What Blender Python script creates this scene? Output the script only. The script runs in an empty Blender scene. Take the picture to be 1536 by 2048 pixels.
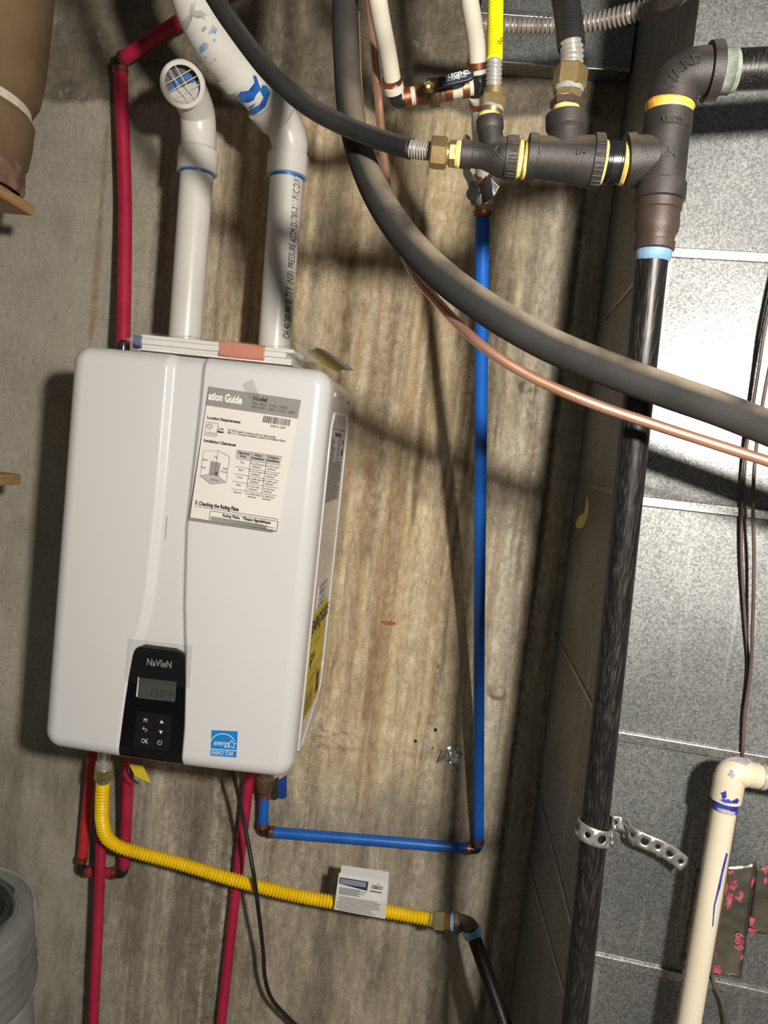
import bpy, bmesh, math, random
import numpy as np
from mathutils import Vector, Matrix, Euler
from mathutils.bvhtree import BVHTree
from mathutils.geometry import delaunay_2d_cdt

scene = bpy.context.scene
COL = scene.collection
random.seed(7)

# ---------------------------------------------------------------- camera
CAM = Vector((0.410694, -1.629960, 0.573472))
ROT = Euler((1.492705, -0.107470, 0.072365), 'XYZ')
FPX = 1561.68
cam_data = bpy.data.cameras.new('camera')
cam_data.sensor_fit = 'VERTICAL'
cam_data.sensor_height = 36.0
cam_data.lens = FPX * 36.0 / 2048.0
cam_data.clip_start = 0.02
cam = bpy.data.objects.new('camera', cam_data)
cam.location = CAM
cam.rotation_euler = ROT
COL.objects.link(cam)
scene.camera = cam

# ---------------------------------------------------------------- light
world = bpy.data.worlds.new('world')
scene.world = world
world.use_nodes = True
bg = world.node_tree.nodes['Background']
bg.inputs[0].default_value = (1.0, 0.95, 0.88, 1)
bg.inputs[1].default_value = 0.085
LAMP = Vector((0.85, -1.90, 0.82))
ld = bpy.data.lights.new('work_light', 'POINT')
ld.energy = 150
ld.color = (1.0, 0.945, 0.86)
ld.shadow_soft_size = 0.05
lo = bpy.data.objects.new('work_light', ld)
lo.location = LAMP
COL.objects.link(lo)
vs = scene.view_settings
vs.view_transform = 'Standard'
vs.look = 'None'
vs.exposure = 0.0
vs.gamma = 1.0
vs.use_curve_mapping = False

# ---------------------------------------------------------------- geometry helpers
RM = ROT.to_matrix()


def ray(u, v):
    return RM @ Vector(((u - 768) / FPX, -(v - 1024) / FPX, -1.0))


def P(u, v, d):
    """point seen at photo position (u, v) that stands d metres in front of the back wall"""
    r = ray(u, v)
    return CAM + r * ((-d - CAM.y) / r.y)


def on_plane(u, v, q, n):
    r = ray(u, v)
    return CAM + r * ((q - CAM).dot(n) / r.dot(n))


def to_z(a, b, z):
    """the line a-b carried on to height z"""
    d = b - a
    return b + d * ((z - b.z) / d.z)


def pxr(px, p):
    """metres covered by px photo pixels at the distance of point p"""
    return px * (-(RM.transposed() @ (p - CAM)).z) / FPX


def empty(name, loc, label, cat, group=None):
    o = bpy.data.objects.new(name, None)
    o.empty_display_size = 0.05
    o.location = loc
    COL.objects.link(o)
    o['label'] = label
    o['category'] = cat
    if group:
        o['group'] = group
    return o


def tag(o, label, cat, group=None):
    o['label'] = label
    o['category'] = cat
    if group:
        o['group'] = group
    return o


def adopt(o, parent):
    if parent is not None:
        o.parent = parent
        pm = Matrix.Translation(parent.location) if parent.type == 'EMPTY' else Matrix.Identity(4)
        o.matrix_parent_inverse = pm.inverted()


def mesh_obj(name, verts, faces, mat, parent=None, smooth=True, label=None):
    me = bpy.data.meshes.new(name)
    me.from_pydata([tuple(v) for v in verts], [], faces)
    me.update()
    if smooth:
        me.polygons.foreach_set('use_smooth', [True] * len(me.polygons))
    if mat is not None:
        me.materials.append(mat)
    o = bpy.data.objects.new(name, me)
    COL.objects.link(o)
    adopt(o, parent)
    if label:
        o['label'] = label
    return o


def sharpen(o, angle=35):
    bm = bmesh.new()
    bm.from_mesh(o.data)
    lim = math.radians(angle)
    for e in bm.edges:
        if len(e.link_faces) == 2 and e.calc_face_angle(0) > lim:
            e.smooth = False
    bm.to_mesh(o.data)
    bm.free()
    return o


def frames(pts):
    n = len(pts)
    T = []
    for i in range(n):
        a = pts[max(i - 1, 0)]
        b = pts[min(i + 1, n - 1)]
        T.append((b - a).normalized())
    ref = Vector((0, 0, 1)) if abs(T[0].z) < 0.9 else Vector((1, 0, 0))
    N = [(ref - T[0] * ref.dot(T[0])).normalized()]
    for i in range(1, n):
        v = N[-1] - T[i] * N[-1].dot(T[i])
        N.append(v.normalized())
    return T, N, [T[i].cross(N[i]) for i in range(n)]


def spline(ctrl, step=0.004, rad=None):
    """Catmull-Rom through the control points, resampled about every step metres"""
    c = [Vector(p) for p in ctrl]
    r = rad if rad is not None else [1.0] * len(c)
    if len(c) == 2:
        n = max(1, int((c[1] - c[0]).length / step))
        return [c[0].lerp(c[1], i / n) for i in range(n + 1)], [r[0] + (r[1] - r[0]) * i / n for i in range(n + 1)]
    out, ro = [], []
    e = [c[0] * 2 - c[1]] + c + [c[-1] * 2 - c[-2]]
    for i in range(1, len(e) - 2):
        p0, p1, p2, p3 = e[i - 1], e[i], e[i + 1], e[i + 2]
        n = max(2, int((p2 - p1).length / step))
        for k in range(n):
            t = k / n
            out.append(0.5 * ((2 * p1) + (p2 - p0) * t + (2 * p0 - 5 * p1 + 4 * p2 - p3) * t * t + (3 * p1 - p0 - 3 * p2 + p3) * t ** 3))
            ro.append(r[i - 1] + (r[i] - r[i - 1]) * t)
    out.append(c[-1])
    ro.append(r[-1])
    return out, ro


def sweep(name, pts, rads, mat, parent=None, seg=20, cap=True, label=None, bore=None):
    T, N, B = frames(pts)
    vs_, fs = [], []
    for p, n, b, r in zip(pts, N, B, rads):
        for k in range(seg):
            a = 2 * math.pi * k / seg
            vs_.append(p + (n * math.cos(a) + b * math.sin(a)) * r)
    m = len(pts)
    for i in range(m - 1):
        for k in range(seg):
            k2 = (k + 1) % seg
            fs.append((i * seg + k, i * seg + k2, (i + 1) * seg + k2, (i + 1) * seg + k))
    if cap:
        fs.append(tuple(reversed(range(seg))))
        fs.append(tuple(range((m - 1) * seg, m * seg)))
    o = mesh_obj(name, vs_, fs, mat, parent, True, label)
    if cap:
        sharpen(o, 60)
    return o


def tube(name, ctrl, r, mat, parent=None, seg=20, step=0.006, cap=True, label=None):
    rad = r if isinstance(r, (list, tuple)) else [r] * len(ctrl)
    pts, rr = spline(ctrl, step, rad)
    return sweep(name, pts, rr, mat, parent, seg, cap, label)


def corrugated(name, ctrl, r, depth, pitch, mat, parent=None, seg=24, label=None, sharp=False):
    pts, rr = spline(ctrl, pitch / 6.0, r if isinstance(r, (list, tuple)) else [r] * len(ctrl))
    s, out = 0.0, []
    for i, p in enumerate(pts):
        if i:
            s += (p - pts[i - 1]).length
        w = 0.5 - 0.5 * math.cos(2 * math.pi * s / pitch)
        if sharp:
            w = w ** 0.6
        out.append(rr[i] - depth + depth * w)
    return sweep(name, pts, out, mat, parent, seg, True, label)


def lathe(name, a, b, prof, mat, parent=None, seg=28, smooth=True, label=None, spin=0.0):
    """turned shape about the line a-b; prof = [(t 0..1, radius)]"""
    a, b = Vector(a), Vector(b)
    ax = b - a
    t_ = ax.normalized()
    ref = Vector((0, 0, 1)) if abs(t_.z) < 0.9 else Vector((0, -1, 0))
    n = (ref - t_ * ref.dot(t_)).normalized()
    bb = t_.cross(n)
    vs_, fs = [], []
    for t, r in prof:
        for k in range(seg):
            an = 2 * math.pi * k / seg + spin
            vs_.append(a + ax * t + (n * math.cos(an) + bb * math.sin(an)) * r)
    m = len(prof)
    for i in range(m - 1):
        for k in range(seg):
            k2 = (k + 1) % seg
            fs.append((i * seg + k, i * seg + k2, (i + 1) * seg + k2, (i + 1) * seg + k))
    fs.append(tuple(reversed(range(seg))))
    fs.append(tuple(range((m - 1) * seg, m * seg)))
    o = mesh_obj(name, vs_, fs, mat, parent, smooth, label)
    if smooth:
        sharpen(o, 38)
    return o


def band(r0, r1, t0=0.0, t1=1.0, e=0.08):
    """profile of a slightly rounded collar"""
    return [(t0, r0), (t0 + (t1 - t0) * e, r1), (t1 - (t1 - t0) * e, r1), (t1, r0)]


def hexnut(name, a, b, r, mat, parent, spin=0.0, label=None):
    return lathe(name, a, b, [(0, r * 0.9), (0.1, r), (0.9, r), (1, r * 0.9)], mat, parent, 6, False, label, spin)


def slab(name, quad, thick, mat, parent=None, label=None, bevel=0.0, direction=None):
    """flat piece: quad corners in order, thickened along its normal (away from the camera) or along direction"""
    q = [Vector(c) for c in quad]
    n = (q[1] - q[0]).cross(q[-1] - q[0]).normalized()
    if direction is not None:
        n = direction.normalized()
    elif n.dot(q[0] - CAM) < 0:
        n = -n
    k = len(q)
    vs_ = q + [c + n * thick for c in q]
    fs = [tuple(range(k)), tuple(reversed(range(k, 2 * k)))]
    for i in range(k):
        j = (i + 1) % k
        fs.append((i, i + k, j + k, j))
    bm = bmesh.new()
    bv = [bm.verts.new(v) for v in vs_]
    for f in fs:
        bm.faces.new([bv[i] for i in f])
    bmesh.ops.recalc_face_normals(bm, faces=bm.faces)
    if bevel > 0:
        bmesh.ops.bevel(bm, geom=list(bm.edges), offset=bevel, segments=2, affect='EDGES', profile=0.5)
    me = bpy.data.meshes.new(name)
    bm.to_mesh(me)
    bm.free()
    me.materials.append(mat)
    o = bpy.data.objects.new(name, me)
    COL.objects.link(o)
    adopt(o, parent)
    if label:
        o['label'] = label
    return o


def box(name, lo_, hi_, mat, parent=None, bevel=0.0, mtx=None, label=None):
    x0, y0, z0 = lo_
    x1, y1, z1 = hi_
    q = [Vector(c) for c in ((x0, y0, z0), (x1, y0, z0), (x1, y0, z1), (x0, y0, z1))]
    dv = Vector((0, y1 - y0, 0))
    if mtx is not None:
        dv = mtx.to_3x3() @ dv
        q = [mtx @ c for c in q]
    return slab(name, q, dv.length, mat, parent, label, bevel, dv)


def bvh_of(o):
    me = o.data
    return BVHTree.FromPolygons([v.co for v in me.vertices], [tuple(p.vertices) for p in me.polygons])


def hit(bvh, u, v, off=0.0006):
    r = ray(u, v).normalized()
    loc, nor, idx, dist = bvh.ray_cast(CAM, r)
    if loc is None:
        return None, None
    if nor.dot(r) > 0:
        nor = -nor
    return loc + nor * off, nor


def decal(name, poly, src, mat, parent, step=4.0, off=0.0006, label=None):
    """thin coat with the outline poly (photo positions) lying on the surface of src"""
    bvh = src if isinstance(src, BVHTree) else bvh_of(src)
    us = [p[0] for p in poly]
    vs_ = [p[1] for p in poly]
    bpts = []
    for i in range(len(poly)):
        a, b = poly[i], poly[(i + 1) % len(poly)]
        n = max(1, int(math.hypot(b[0] - a[0], b[1] - a[1]) / step))
        for k in range(n):
            bpts.append(Vector((a[0] + (b[0] - a[0]) * k / n, a[1] + (b[1] - a[1]) * k / n)))
    nb = len(bpts)
    pts = list(bpts)

    def inside(x, y):
        c = False
        for i in range(nb):
            a, b = bpts[i], bpts[(i + 1) % nb]
            if (a.y > y) != (b.y > y) and x < (b.x - a.x) * (y - a.y) / (b.y - a.y) + a.x:
                c = not c
        return c
    y = min(vs_) + step / 2
    while y < max(vs_):
        x = min(us) + step / 2
        while x < max(us):
            if inside(x, y) and min((Vector((x, y)) - q).length for q in bpts) > step * 0.4:
                pts.append(Vector((x, y)))
            x += step
        y += step
    v2, _, f2, _, _, _ = delaunay_2d_cdt(pts, [(i, (i + 1) % nb) for i in range(nb)], [], 1, 1e-5)
    v3, bad = [], set()
    for i, p in enumerate(v2):
        l, n = hit(bvh, p.x, p.y, off)
        if l is None:
            bad.add(i)
            l = CAM.copy()
        v3.append(l)
    fs = [tuple(f) for f in f2 if not (set(f) & bad)]
    fs = [f for f in fs if max((v3[f[0]] - v3[f[1]]).length, (v3[f[1]] - v3[f[2]]).length, (v3[f[2]] - v3[f[0]]).length) < 0.03]
    used = sorted({i for f in fs for i in f})
    mp = {i: k for k, i in enumerate(used)}
    fs2 = []
    for f in fs:
        a, b, c = (v3[i] for i in f)
        g = tuple(mp[i] for i in f)
        fs2.append(g if (b - a).cross(c - a).dot(CAM - a) > 0 else tuple(reversed(g)))
    return mesh_obj(name, [v3[i] for i in used], fs2, mat, parent, True, label)


def blob(cx, cy, rx, ry, n=14, jag=0.25, rot=0.0, seed=0):
    rnd = random.Random(seed)
    out = []
    for k in range(n):
        a = 2 * math.pi * k / n
        s = 1 + rnd.uniform(-jag, jag)
        x, y = rx * s * math.cos(a), ry * s * math.sin(a)
        out.append((cx + x * math.cos(rot) - y * math.sin(rot), cy + x * math.sin(rot) + y * math.cos(rot)))
    return out


def text_geo(s, size, extrude=0.0, align='LEFT', shear=0.0, space=1.0, bold=0.0):
    cu = bpy.data.curves.new('txt', 'FONT')
    cu.body = s
    cu.size = size
    cu.extrude = extrude
    cu.align_x = align
    cu.shear = shear
    cu.space_character = space
    cu.offset = bold
    cu.resolution_u = 3
    ob = bpy.data.objects.new('txt', cu)
    COL.objects.link(ob)
    dg = bpy.context.evaluated_depsgraph_get()
    me = ob.evaluated_get(dg).to_mesh()
    v = [Vector(x.co) for x in me.vertices]
    f = [tuple(p.vertices) for p in me.polygons]
    ob.evaluated_get(dg).to_mesh_clear()
    bpy.data.objects.remove(ob)
    bpy.data.curves.remove(cu)
    return v, f


def text(name, s, size, o, ex, ey, mat, parent, align='LEFT', off=0.0006, extrude=0.0, sx=1.0, label=None, **kw):
    """flat lettering lying in the plane through o spanned by ex, ey"""
    v, f = text_geo(s, size, extrude, align, **kw)
    n = ex.cross(ey).normalized()
    if n.dot(CAM - o) < 0:
        n = -n
    return mesh_obj(name, [o + ex * (p.x * sx) + ey * p.y + n * (off + p.z) for p in v], f, mat, parent, False, label)


def lines_mesh(name, segs, width, o, ex, ey, mat, parent, off=0.0006):
    """printed rules: segs = [(x0,y0,x1,y1)] in the plane's own metres"""
    n = ex.cross(ey).normalized()
    if n.dot(CAM - o) < 0:
        n = -n
    vs_, fs = [], []
    for sg in segs:
        x0, y0, x1, y1 = sg[:4]
        w = (sg[4] if len(sg) > 4 else width) / 2
        L = math.hypot(x1 - x0, y1 - y0) or 1e-6
        px, py = -(y1 - y0) / L * w, (x1 - x0) / L * w
        b = len(vs_)
        for x, y in ((x0 + px, y0 + py), (x0 - px, y0 - py), (x1 - px, y1 - py), (x1 + px, y1 + py)):
            vs_.append(o + ex * x + ey * y + n * off)
        fs.append((b, b + 1, b + 2, b + 3))
    return mesh_obj(name, vs_, fs, mat, parent, False)


# ---------------------------------------------------------------- materials
def node_mat(name):
    m = bpy.data.materials.new(name)
    m.use_nodes = True
    nt = m.node_tree
    return m, nt, nt.nodes['Principled BSDF']


def mk(name, c1, c2=None, scale=30, rough=0.5, metal=0.0, bump=0.0, bscale=300, stretch=(1, 1, 1),
       spec=0.5, coat=0.0, dust=None, dust_amt=0.0, dust_min=0.3, detail=4, mixpos=(0.35, 0.65), rough2=None, alpha=None, trans=0.0, sheen=0.0):
    m, nt, b = node_mat(name)
    N = nt.nodes.new
    L = nt.links.new
    tc = N('ShaderNodeTexCoord')
    mp = N('ShaderNodeMapping')
    mp.inputs['Scale'].default_value = stretch
    L(tc.outputs['Object'], mp.inputs[0])
    ns = N('ShaderNodeTexNoise')
    ns.inputs['Scale'].default_value = scale
    ns.inputs['Detail'].default_value = detail
    L(mp.outputs[0], ns.inputs[0])
    rp = N('ShaderNodeValToRGB')
    rp.color_ramp.elements[0].position = mixpos[0]
    rp.color_ramp.elements[1].position = mixpos[1]
    rp.color_ramp.elements[0].color = (*c1, 1)
    rp.color_ramp.elements[1].color = (*(c2 or c1), 1)
    L(ns.outputs['Fac'], rp.inputs[0])
    col = rp.outputs[0]
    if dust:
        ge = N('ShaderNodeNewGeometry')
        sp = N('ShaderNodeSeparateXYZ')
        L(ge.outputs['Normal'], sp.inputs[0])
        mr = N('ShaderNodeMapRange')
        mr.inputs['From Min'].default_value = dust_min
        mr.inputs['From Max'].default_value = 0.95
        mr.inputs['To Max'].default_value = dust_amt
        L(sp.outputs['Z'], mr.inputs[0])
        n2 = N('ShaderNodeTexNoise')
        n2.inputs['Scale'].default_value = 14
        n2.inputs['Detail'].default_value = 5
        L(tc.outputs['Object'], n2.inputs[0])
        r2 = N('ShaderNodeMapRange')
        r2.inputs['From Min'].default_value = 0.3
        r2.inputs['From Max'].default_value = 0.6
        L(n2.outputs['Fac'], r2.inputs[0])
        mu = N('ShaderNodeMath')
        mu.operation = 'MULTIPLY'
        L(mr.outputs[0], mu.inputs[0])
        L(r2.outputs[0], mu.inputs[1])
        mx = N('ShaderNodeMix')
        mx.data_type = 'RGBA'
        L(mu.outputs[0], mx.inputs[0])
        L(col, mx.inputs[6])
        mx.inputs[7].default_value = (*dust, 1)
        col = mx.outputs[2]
    L(col, b.inputs['Base Color'])
    b.inputs['Roughness'].default_value = rough
    if rough2 is not None:
        rr = N('ShaderNodeMapRange')
        rr.inputs['To Min'].default_value = rough
        rr.inputs['To Max'].default_value = rough2
        L(ns.outputs['Fac'], rr.inputs[0])
        L(rr.outputs[0], b.inputs['Roughness'])
    b.inputs['Metallic'].default_value = metal
    b.inputs['Specular IOR Level'].default_value = spec
    b.inputs['Coat Weight'].default_value = coat
    b.inputs['Coat Roughness'].default_value = 0.08
    if trans:
        b.inputs['Transmission Weight'].default_value = trans
    if alpha is not None:
        b.inputs['Alpha'].default_value = alpha
    if bump > 0:
        nb = N('ShaderNodeTexNoise')
        nb.inputs['Scale'].default_value = bscale
        nb.inputs['Detail'].default_value = 4
        L(mp.outputs[0], nb.inputs[0])
        bp = N('ShaderNodeBump')
        bp.inputs['Strength'].default_value = bump
        bp.inputs['Distance'].default_value = 0.001
        L(nb.outputs['Fac'], bp.inputs['Height'])
        L(bp.outputs[0], b.inputs['Normal'])
    return m


DUST = (0.30, 0.235, 0.165)
MAT = {}
MAT['enamel'] = mk('white_enamel', (0.60, 0.595, 0.59), (0.615, 0.61, 0.605), 4, 0.25, spec=0.5, coat=0.15)
MAT['casing'] = mk('casing_enamel', (0.50, 0.49, 0.475), (0.52, 0.51, 0.49), 4, 0.22, spec=0.6, coat=0.3)
MAT['pvc'] = mk('white_pvc', (0.60, 0.58, 0.535), (0.64, 0.62, 0.575), 12, 0.3, spec=0.5)
MAT['pvc_old'] = mk('cream_pvc', (0.60, 0.53, 0.39), (0.68, 0.615, 0.48), 16, 0.35, stretch=(1, 1, 0.2))
MAT['pex_white'] = mk('white_pex', (0.56, 0.52, 0.42), (0.62, 0.58, 0.49), 25, 0.4)
MAT['pex_red'] = mk('red_pex', (0.36, 0.012, 0.045), (0.44, 0.018, 0.06), 22, 0.42, dust=(0.35, 0.1, 0.1), dust_amt=0.15)
MAT['pex_red_light'] = mk('bright_red_pex', (0.45, 0.022, 0.022), (0.53, 0.03, 0.03), 22, 0.42)
MAT['pex_blue'] = mk('blue_pex', (0.006, 0.10, 0.46), (0.010, 0.13, 0.53), 20, 0.38, stretch=(1, 1, 0.4))
MAT['copper_ring'] = mk('copper_ring', (0.30, 0.10, 0.05), (0.45, 0.17, 0.085), 60, 0.38, metal=0.85)
MAT['copper'] = mk('copper_tube', (0.58, 0.29, 0.19), (0.72, 0.41, 0.28), 20, 0.36, metal=0.72)
MAT['black_plastic'] = mk('black_plastic', (0.012, 0.012, 0.013), (0.018, 0.018, 0.019), 40, 0.22)
MAT['cord'] = mk('black_cord', (0.010, 0.010, 0.011), (0.014, 0.014, 0.014), 40, 0.4)
MAT['hose'] = mk('black_hose_jacket', (0.010, 0.010, 0.0105), (0.026, 0.025, 0.024), 10, 0.5, bump=0.2, bscale=500, dust=(0.14, 0.13, 0.115), dust_amt=0.6)
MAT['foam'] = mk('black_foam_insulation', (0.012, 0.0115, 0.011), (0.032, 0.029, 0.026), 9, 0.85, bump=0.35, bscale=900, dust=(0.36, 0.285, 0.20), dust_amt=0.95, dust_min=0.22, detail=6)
MAT['iron'] = mk('malleable_iron', (0.030, 0.027, 0.026), (0.052, 0.045, 0.041), 30, 0.45, metal=0.25, bump=0.5, bscale=900, dust=DUST, dust_amt=0.85)
MAT['iron_brown'] = mk('brown_iron', (0.055, 0.036, 0.030), (0.085, 0.055, 0.044), 30, 0.42, metal=0.25, bump=0.4, bscale=900, dust=DUST, dust_amt=0.4)
MAT['black_pipe'] = mk('black_steel_pipe', (0.010, 0.0095, 0.0095), (0.10, 0.078, 0.066), 520, 0.28, metal=0.3, bump=0.3, bscale=400, stretch=(1, 1, 0.014), rough2=0.5, detail=5, mixpos=(0.50, 0.84))
MAT['nipple'] = mk('steel_nipple', (0.05, 0.055, 0.06), (0.10, 0.105, 0.11), 10, 0.25, metal=0.8)
MAT['brass'] = mk('brass', (0.42, 0.29, 0.13), (0.56, 0.42, 0.21), 35, 0.36, metal=0.8, bump=0.15, bscale=300, dust=DUST, dust_amt=0.9)
MAT['brass_dark'] = mk('tarnished_brass', (0.17, 0.12, 0.065), (0.27, 0.19, 0.10), 35, 0.4, metal=0.7, dust=DUST, dust_amt=0.5)
MAT['zinc_yellow'] = mk('yellow_zinc', (0.40, 0.38, 0.20), (0.55, 0.50, 0.22), 60, 0.3, metal=0.8)
MAT['steel'] = mk('stainless_steel', (0.50, 0.475, 0.44), (0.60, 0.57, 0.53), 30, 0.25, metal=0.6)
MAT['conduit'] = mk('galvanised_conduit', (0.33, 0.30, 0.27), (0.43, 0.39, 0.35), 30, 0.33, metal=0.5, dust=(0.36, 0.30, 0.24), dust_amt=0.8)
MAT['yellow_jacket'] = mk('yellow_jacket', (0.80, 0.66, 0.004), (0.88, 0.75, 0.008), 30, 0.4)
MAT['yellow_hose'] = mk('yellow_hose_coating', (0.78, 0.50, 0.004), (0.86, 0.58, 0.006), 30, 0.32)
MAT['dope'] = mk('yellow_pipe_dope', (0.66, 0.44, 0.09), (0.82, 0.64, 0.26), 60, 0.55, bump=0.9, bscale=120)
MAT['dope_orange'] = mk('orange_pipe_dope', (0.62, 0.30, 0.03), (0.80, 0.48, 0.07), 60, 0.5, bump=1.0, bscale=120)
MAT['dope_blue'] = mk('blue_pipe_dope', (0.13, 0.27, 0.42), (0.22, 0.38, 0.53), 60, 0.55, bump=0.9, bscale=120)
MAT['dope_teal'] = mk('pale_teal_residue', (0.17, 0.20, 0.165), (0.34, 0.355, 0.31), 80, 0.7, bump=0.8, bscale=150)
MAT['primer'] = mk('blue_primer', (0.008, 0.055, 0.34), (0.03, 0.18, 0.50), 45, 0.3, detail=6)
MAT['primer_pale'] = mk('pale_blue_primer', (0.13, 0.25, 0.40), (0.42, 0.48, 0.54), 40, 0.35, detail=6)
MAT['primer_grey'] = mk('grey_smudge', (0.20, 0.20, 0.20), (0.48, 0.46, 0.43), 40, 0.4, detail=6)
MAT['primer_violet'] = mk('violet_blue_primer', (0.012, 0.02, 0.25), (0.05, 0.07, 0.40), 60, 0.4, detail=6)
MAT['primer_mauve'] = mk('mauve_primer', (0.30, 0.24, 0.30), (0.48, 0.41, 0.40), 50, 0.4)
MAT['print'] = mk('black_print', (0.02, 0.02, 0.022), None, 10, 0.6)
MAT['print_grey'] = mk('grey_print', (0.24, 0.225, 0.205), (0.26, 0.245, 0.225), 10, 0.6)
MAT['print_lightgrey'] = mk('light_grey_print', (0.42, 0.40, 0.375), None, 10, 0.6)
MAT['print_white'] = mk('white_print', (0.80, 0.79, 0.77), None, 10, 0.5)
MAT['print_navy'] = mk('navy_print', (0.012, 0.03, 0.10), None, 10, 0.5)
MAT['paper'] = mk('paper', (0.68, 0.645, 0.59), (0.70, 0.665, 0.61), 8, 0.75)
MAT['paper_white'] = mk('white_paper', (0.66, 0.645, 0.62), (0.70, 0.685, 0.66), 20, 0.6)
MAT['orange_card'] = mk('orange_card', (0.46, 0.11, 0.035), (0.50, 0.13, 0.045), 20, 0.5)
MAT['yellow_card'] = mk('yellow_card', (0.58, 0.46, 0.13), (0.66, 0.54, 0.18), 15, 0.6)
MAT['yellow_label'] = mk('yellow_label', (0.62, 0.46, 0.02), (0.68, 0.51, 0.03), 15, 0.5)
MAT['panel_black'] = mk('gloss_black_panel', (0.002, 0.002, 0.003), None, 10, 0.06, spec=0.5)
MAT['keypad'] = mk('satin_black_keys', (0.007, 0.007, 0.008), None, 10, 0.25)
MAT['lcd'] = mk('lcd_grey', (0.055, 0.055, 0.053), (0.062, 0.062, 0.06), 10, 0.15)
MAT['lcd_digit'] = mk('lcd_digit', (0.030, 0.030, 0.031), None, 10, 0.2)
MAT['lcd_edge'] = mk('lcd_edge', (0.60, 0.56, 0.44), None, 10, 0.4)
MAT['logo_grey'] = mk('logo_grey', (0.24, 0.24, 0.24), None, 10, 0.4)
MAT['icon_white'] = mk('icon_white', (0.62, 0.62, 0.62), None, 10, 0.4)
MAT['sticker_blue'] = mk('sticker_blue', (0.006, 0.20, 0.56), None, 10, 0.4)
MAT['kraft'] = mk('kraft_paper', (0.125, 0.078, 0.037), (0.175, 0.112, 0.056), 9, 0.7, bump=0.3, bscale=60, detail=6)
MAT['kraft_wrinkle'] = mk('wrinkled_brown_plastic', (0.13, 0.06, 0.035), (0.26, 0.17, 0.13), 35, 0.45, bump=0.9, bscale=70, detail=6)
MAT['rope'] = mk('white_cord', (0.62, 0.54, 0.45), (0.70, 0.63, 0.55), 60, 0.7)
MAT['wood'] = mk('pine_board', (0.30, 0.175, 0.07), (0.40, 0.25, 0.11), 26, 0.55, stretch=(0.25, 1, 6), detail=6)
MAT['bin_grey'] = mk('grey_plastic', (0.058, 0.060, 0.058), (0.08, 0.082, 0.08), 14, 0.5)
MAT['bin_light'] = mk('light_grey_plastic', (0.24, 0.25, 0.25), (0.28, 0.285, 0.285), 60, 0.6)
MAT['bin_dark'] = mk('opening_shade', (0.012, 0.012, 0.012), (0.03, 0.03, 0.03), 12, 0.4)
MAT['lever_steel'] = mk('grey_steel_lever', (0.24, 0.26, 0.28), (0.34, 0.36, 0.38), 30, 0.35, metal=0.7)
MAT['lever_white'] = mk('white_lever_sleeve', (0.62, 0.60, 0.60), (0.68, 0.66, 0.66), 20, 0.45)
MAT['handle_navy'] = mk('navy_handle_sleeve', (0.010, 0.013, 0.030), (0.016, 0.02, 0.04), 20, 0.45)
MAT['handle_blue'] = mk('blue_handle_sleeve', (0.006, 0.035, 0.19), (0.01, 0.05, 0.25), 20, 0.4)
MAT['strap'] = mk('galvanised_strap', (0.30, 0.30, 0.285), (0.42, 0.42, 0.395), 50, 0.38, metal=0.7)
MAT['wire'] = mk('brown_wire', (0.085, 0.055, 0.045), (0.11, 0.075, 0.06), 30, 0.45)
MAT['foil'] = mk('foil_tape', (0.26, 0.25, 0.20), (0.42, 0.40, 0.33), 14, 0.24, metal=0.95, bump=1.0, bscale=45, detail=6)
MAT['foil_red'] = mk('red_foil_print', (0.34, 0.02, 0.05), (0.40, 0.10, 0.12), 120, 0.5)
MAT['foil_bright'] = mk('crumpled_foil', (0.55, 0.57, 0.56), (0.75, 0.77, 0.76), 40, 0.25, metal=0.9, bump=1.0, bscale=80)
MAT['concrete_cast'] = mk('cast_concrete', (0.17, 0.145, 0.11), (0.27, 0.235, 0.185), 30, 0.85, bump=0.6, bscale=160, detail=7)
MAT['rust'] = mk('rust', (0.26, 0.08, 0.02), (0.38, 0.15, 0.04), 120, 0.8)
MAT['hole'] = mk('dark_hole', (0.012, 0.010, 0.008), None, 10, 0.9)
MAT['floor'] = mk('floor_concrete', (0.20, 0.185, 0.16), (0.27, 0.25, 0.22), 5, 0.8, bump=0.3, bscale=80, detail=8)


def film_mat(name, a, tint=(0.9, 0.9, 0.88), rough=0.12):
    m, nt, b = node_mat(name)
    N = nt.nodes.new
    L = nt.links.new
    out = nt.nodes['Material Output']
    tr = N('ShaderNodeBsdfTransparent')
    tr.inputs[0].default_value = (0.97, 0.97, 0.96, 1)
    b.inputs['Base Color'].default_value = (*tint, 1)
    b.inputs['Roughness'].default_value = rough
    tc = N('ShaderNodeTexCoord')
    ns = N('ShaderNodeTexNoise')
    ns.inputs['Scale'].default_value = 28
    ns.inputs['Detail'].default_value = 5
    L(tc.outputs['Object'], ns.inputs[0])
    bp = N('ShaderNodeBump')
    bp.inputs['Strength'].default_value = 0.9
    bp.inputs['Distance'].default_value = 0.004
    L(ns.outputs['Fac'], bp.inputs['Height'])
    L(bp.outputs[0], b.inputs['Normal'])
    mx = N('ShaderNodeMixShader')
    mx.inputs[0].default_value = a
    L(tr.outputs[0], mx.inputs[1])
    L(b.outputs[0], mx.inputs[2])
    L(mx.outputs[0], out.inputs[0])
    return m


MAT['film'] = film_mat('clear_film', 0.13)
MAT['tape'] = film_mat('clear_tape', 0.10, (0.45, 0.45, 0.43), 0.25)
MAT['panel_film'] = film_mat('clear_panel_film', 0.03, (0.1, 0.1, 0.1), 0.1)
MAT['bag'] = film_mat('clear_bag', 0.16, (0.7, 0.7, 0.68))

# ---------------------------------------------------------------- the setting: back wall with relief
rng = np.random.default_rng(11)


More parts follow.
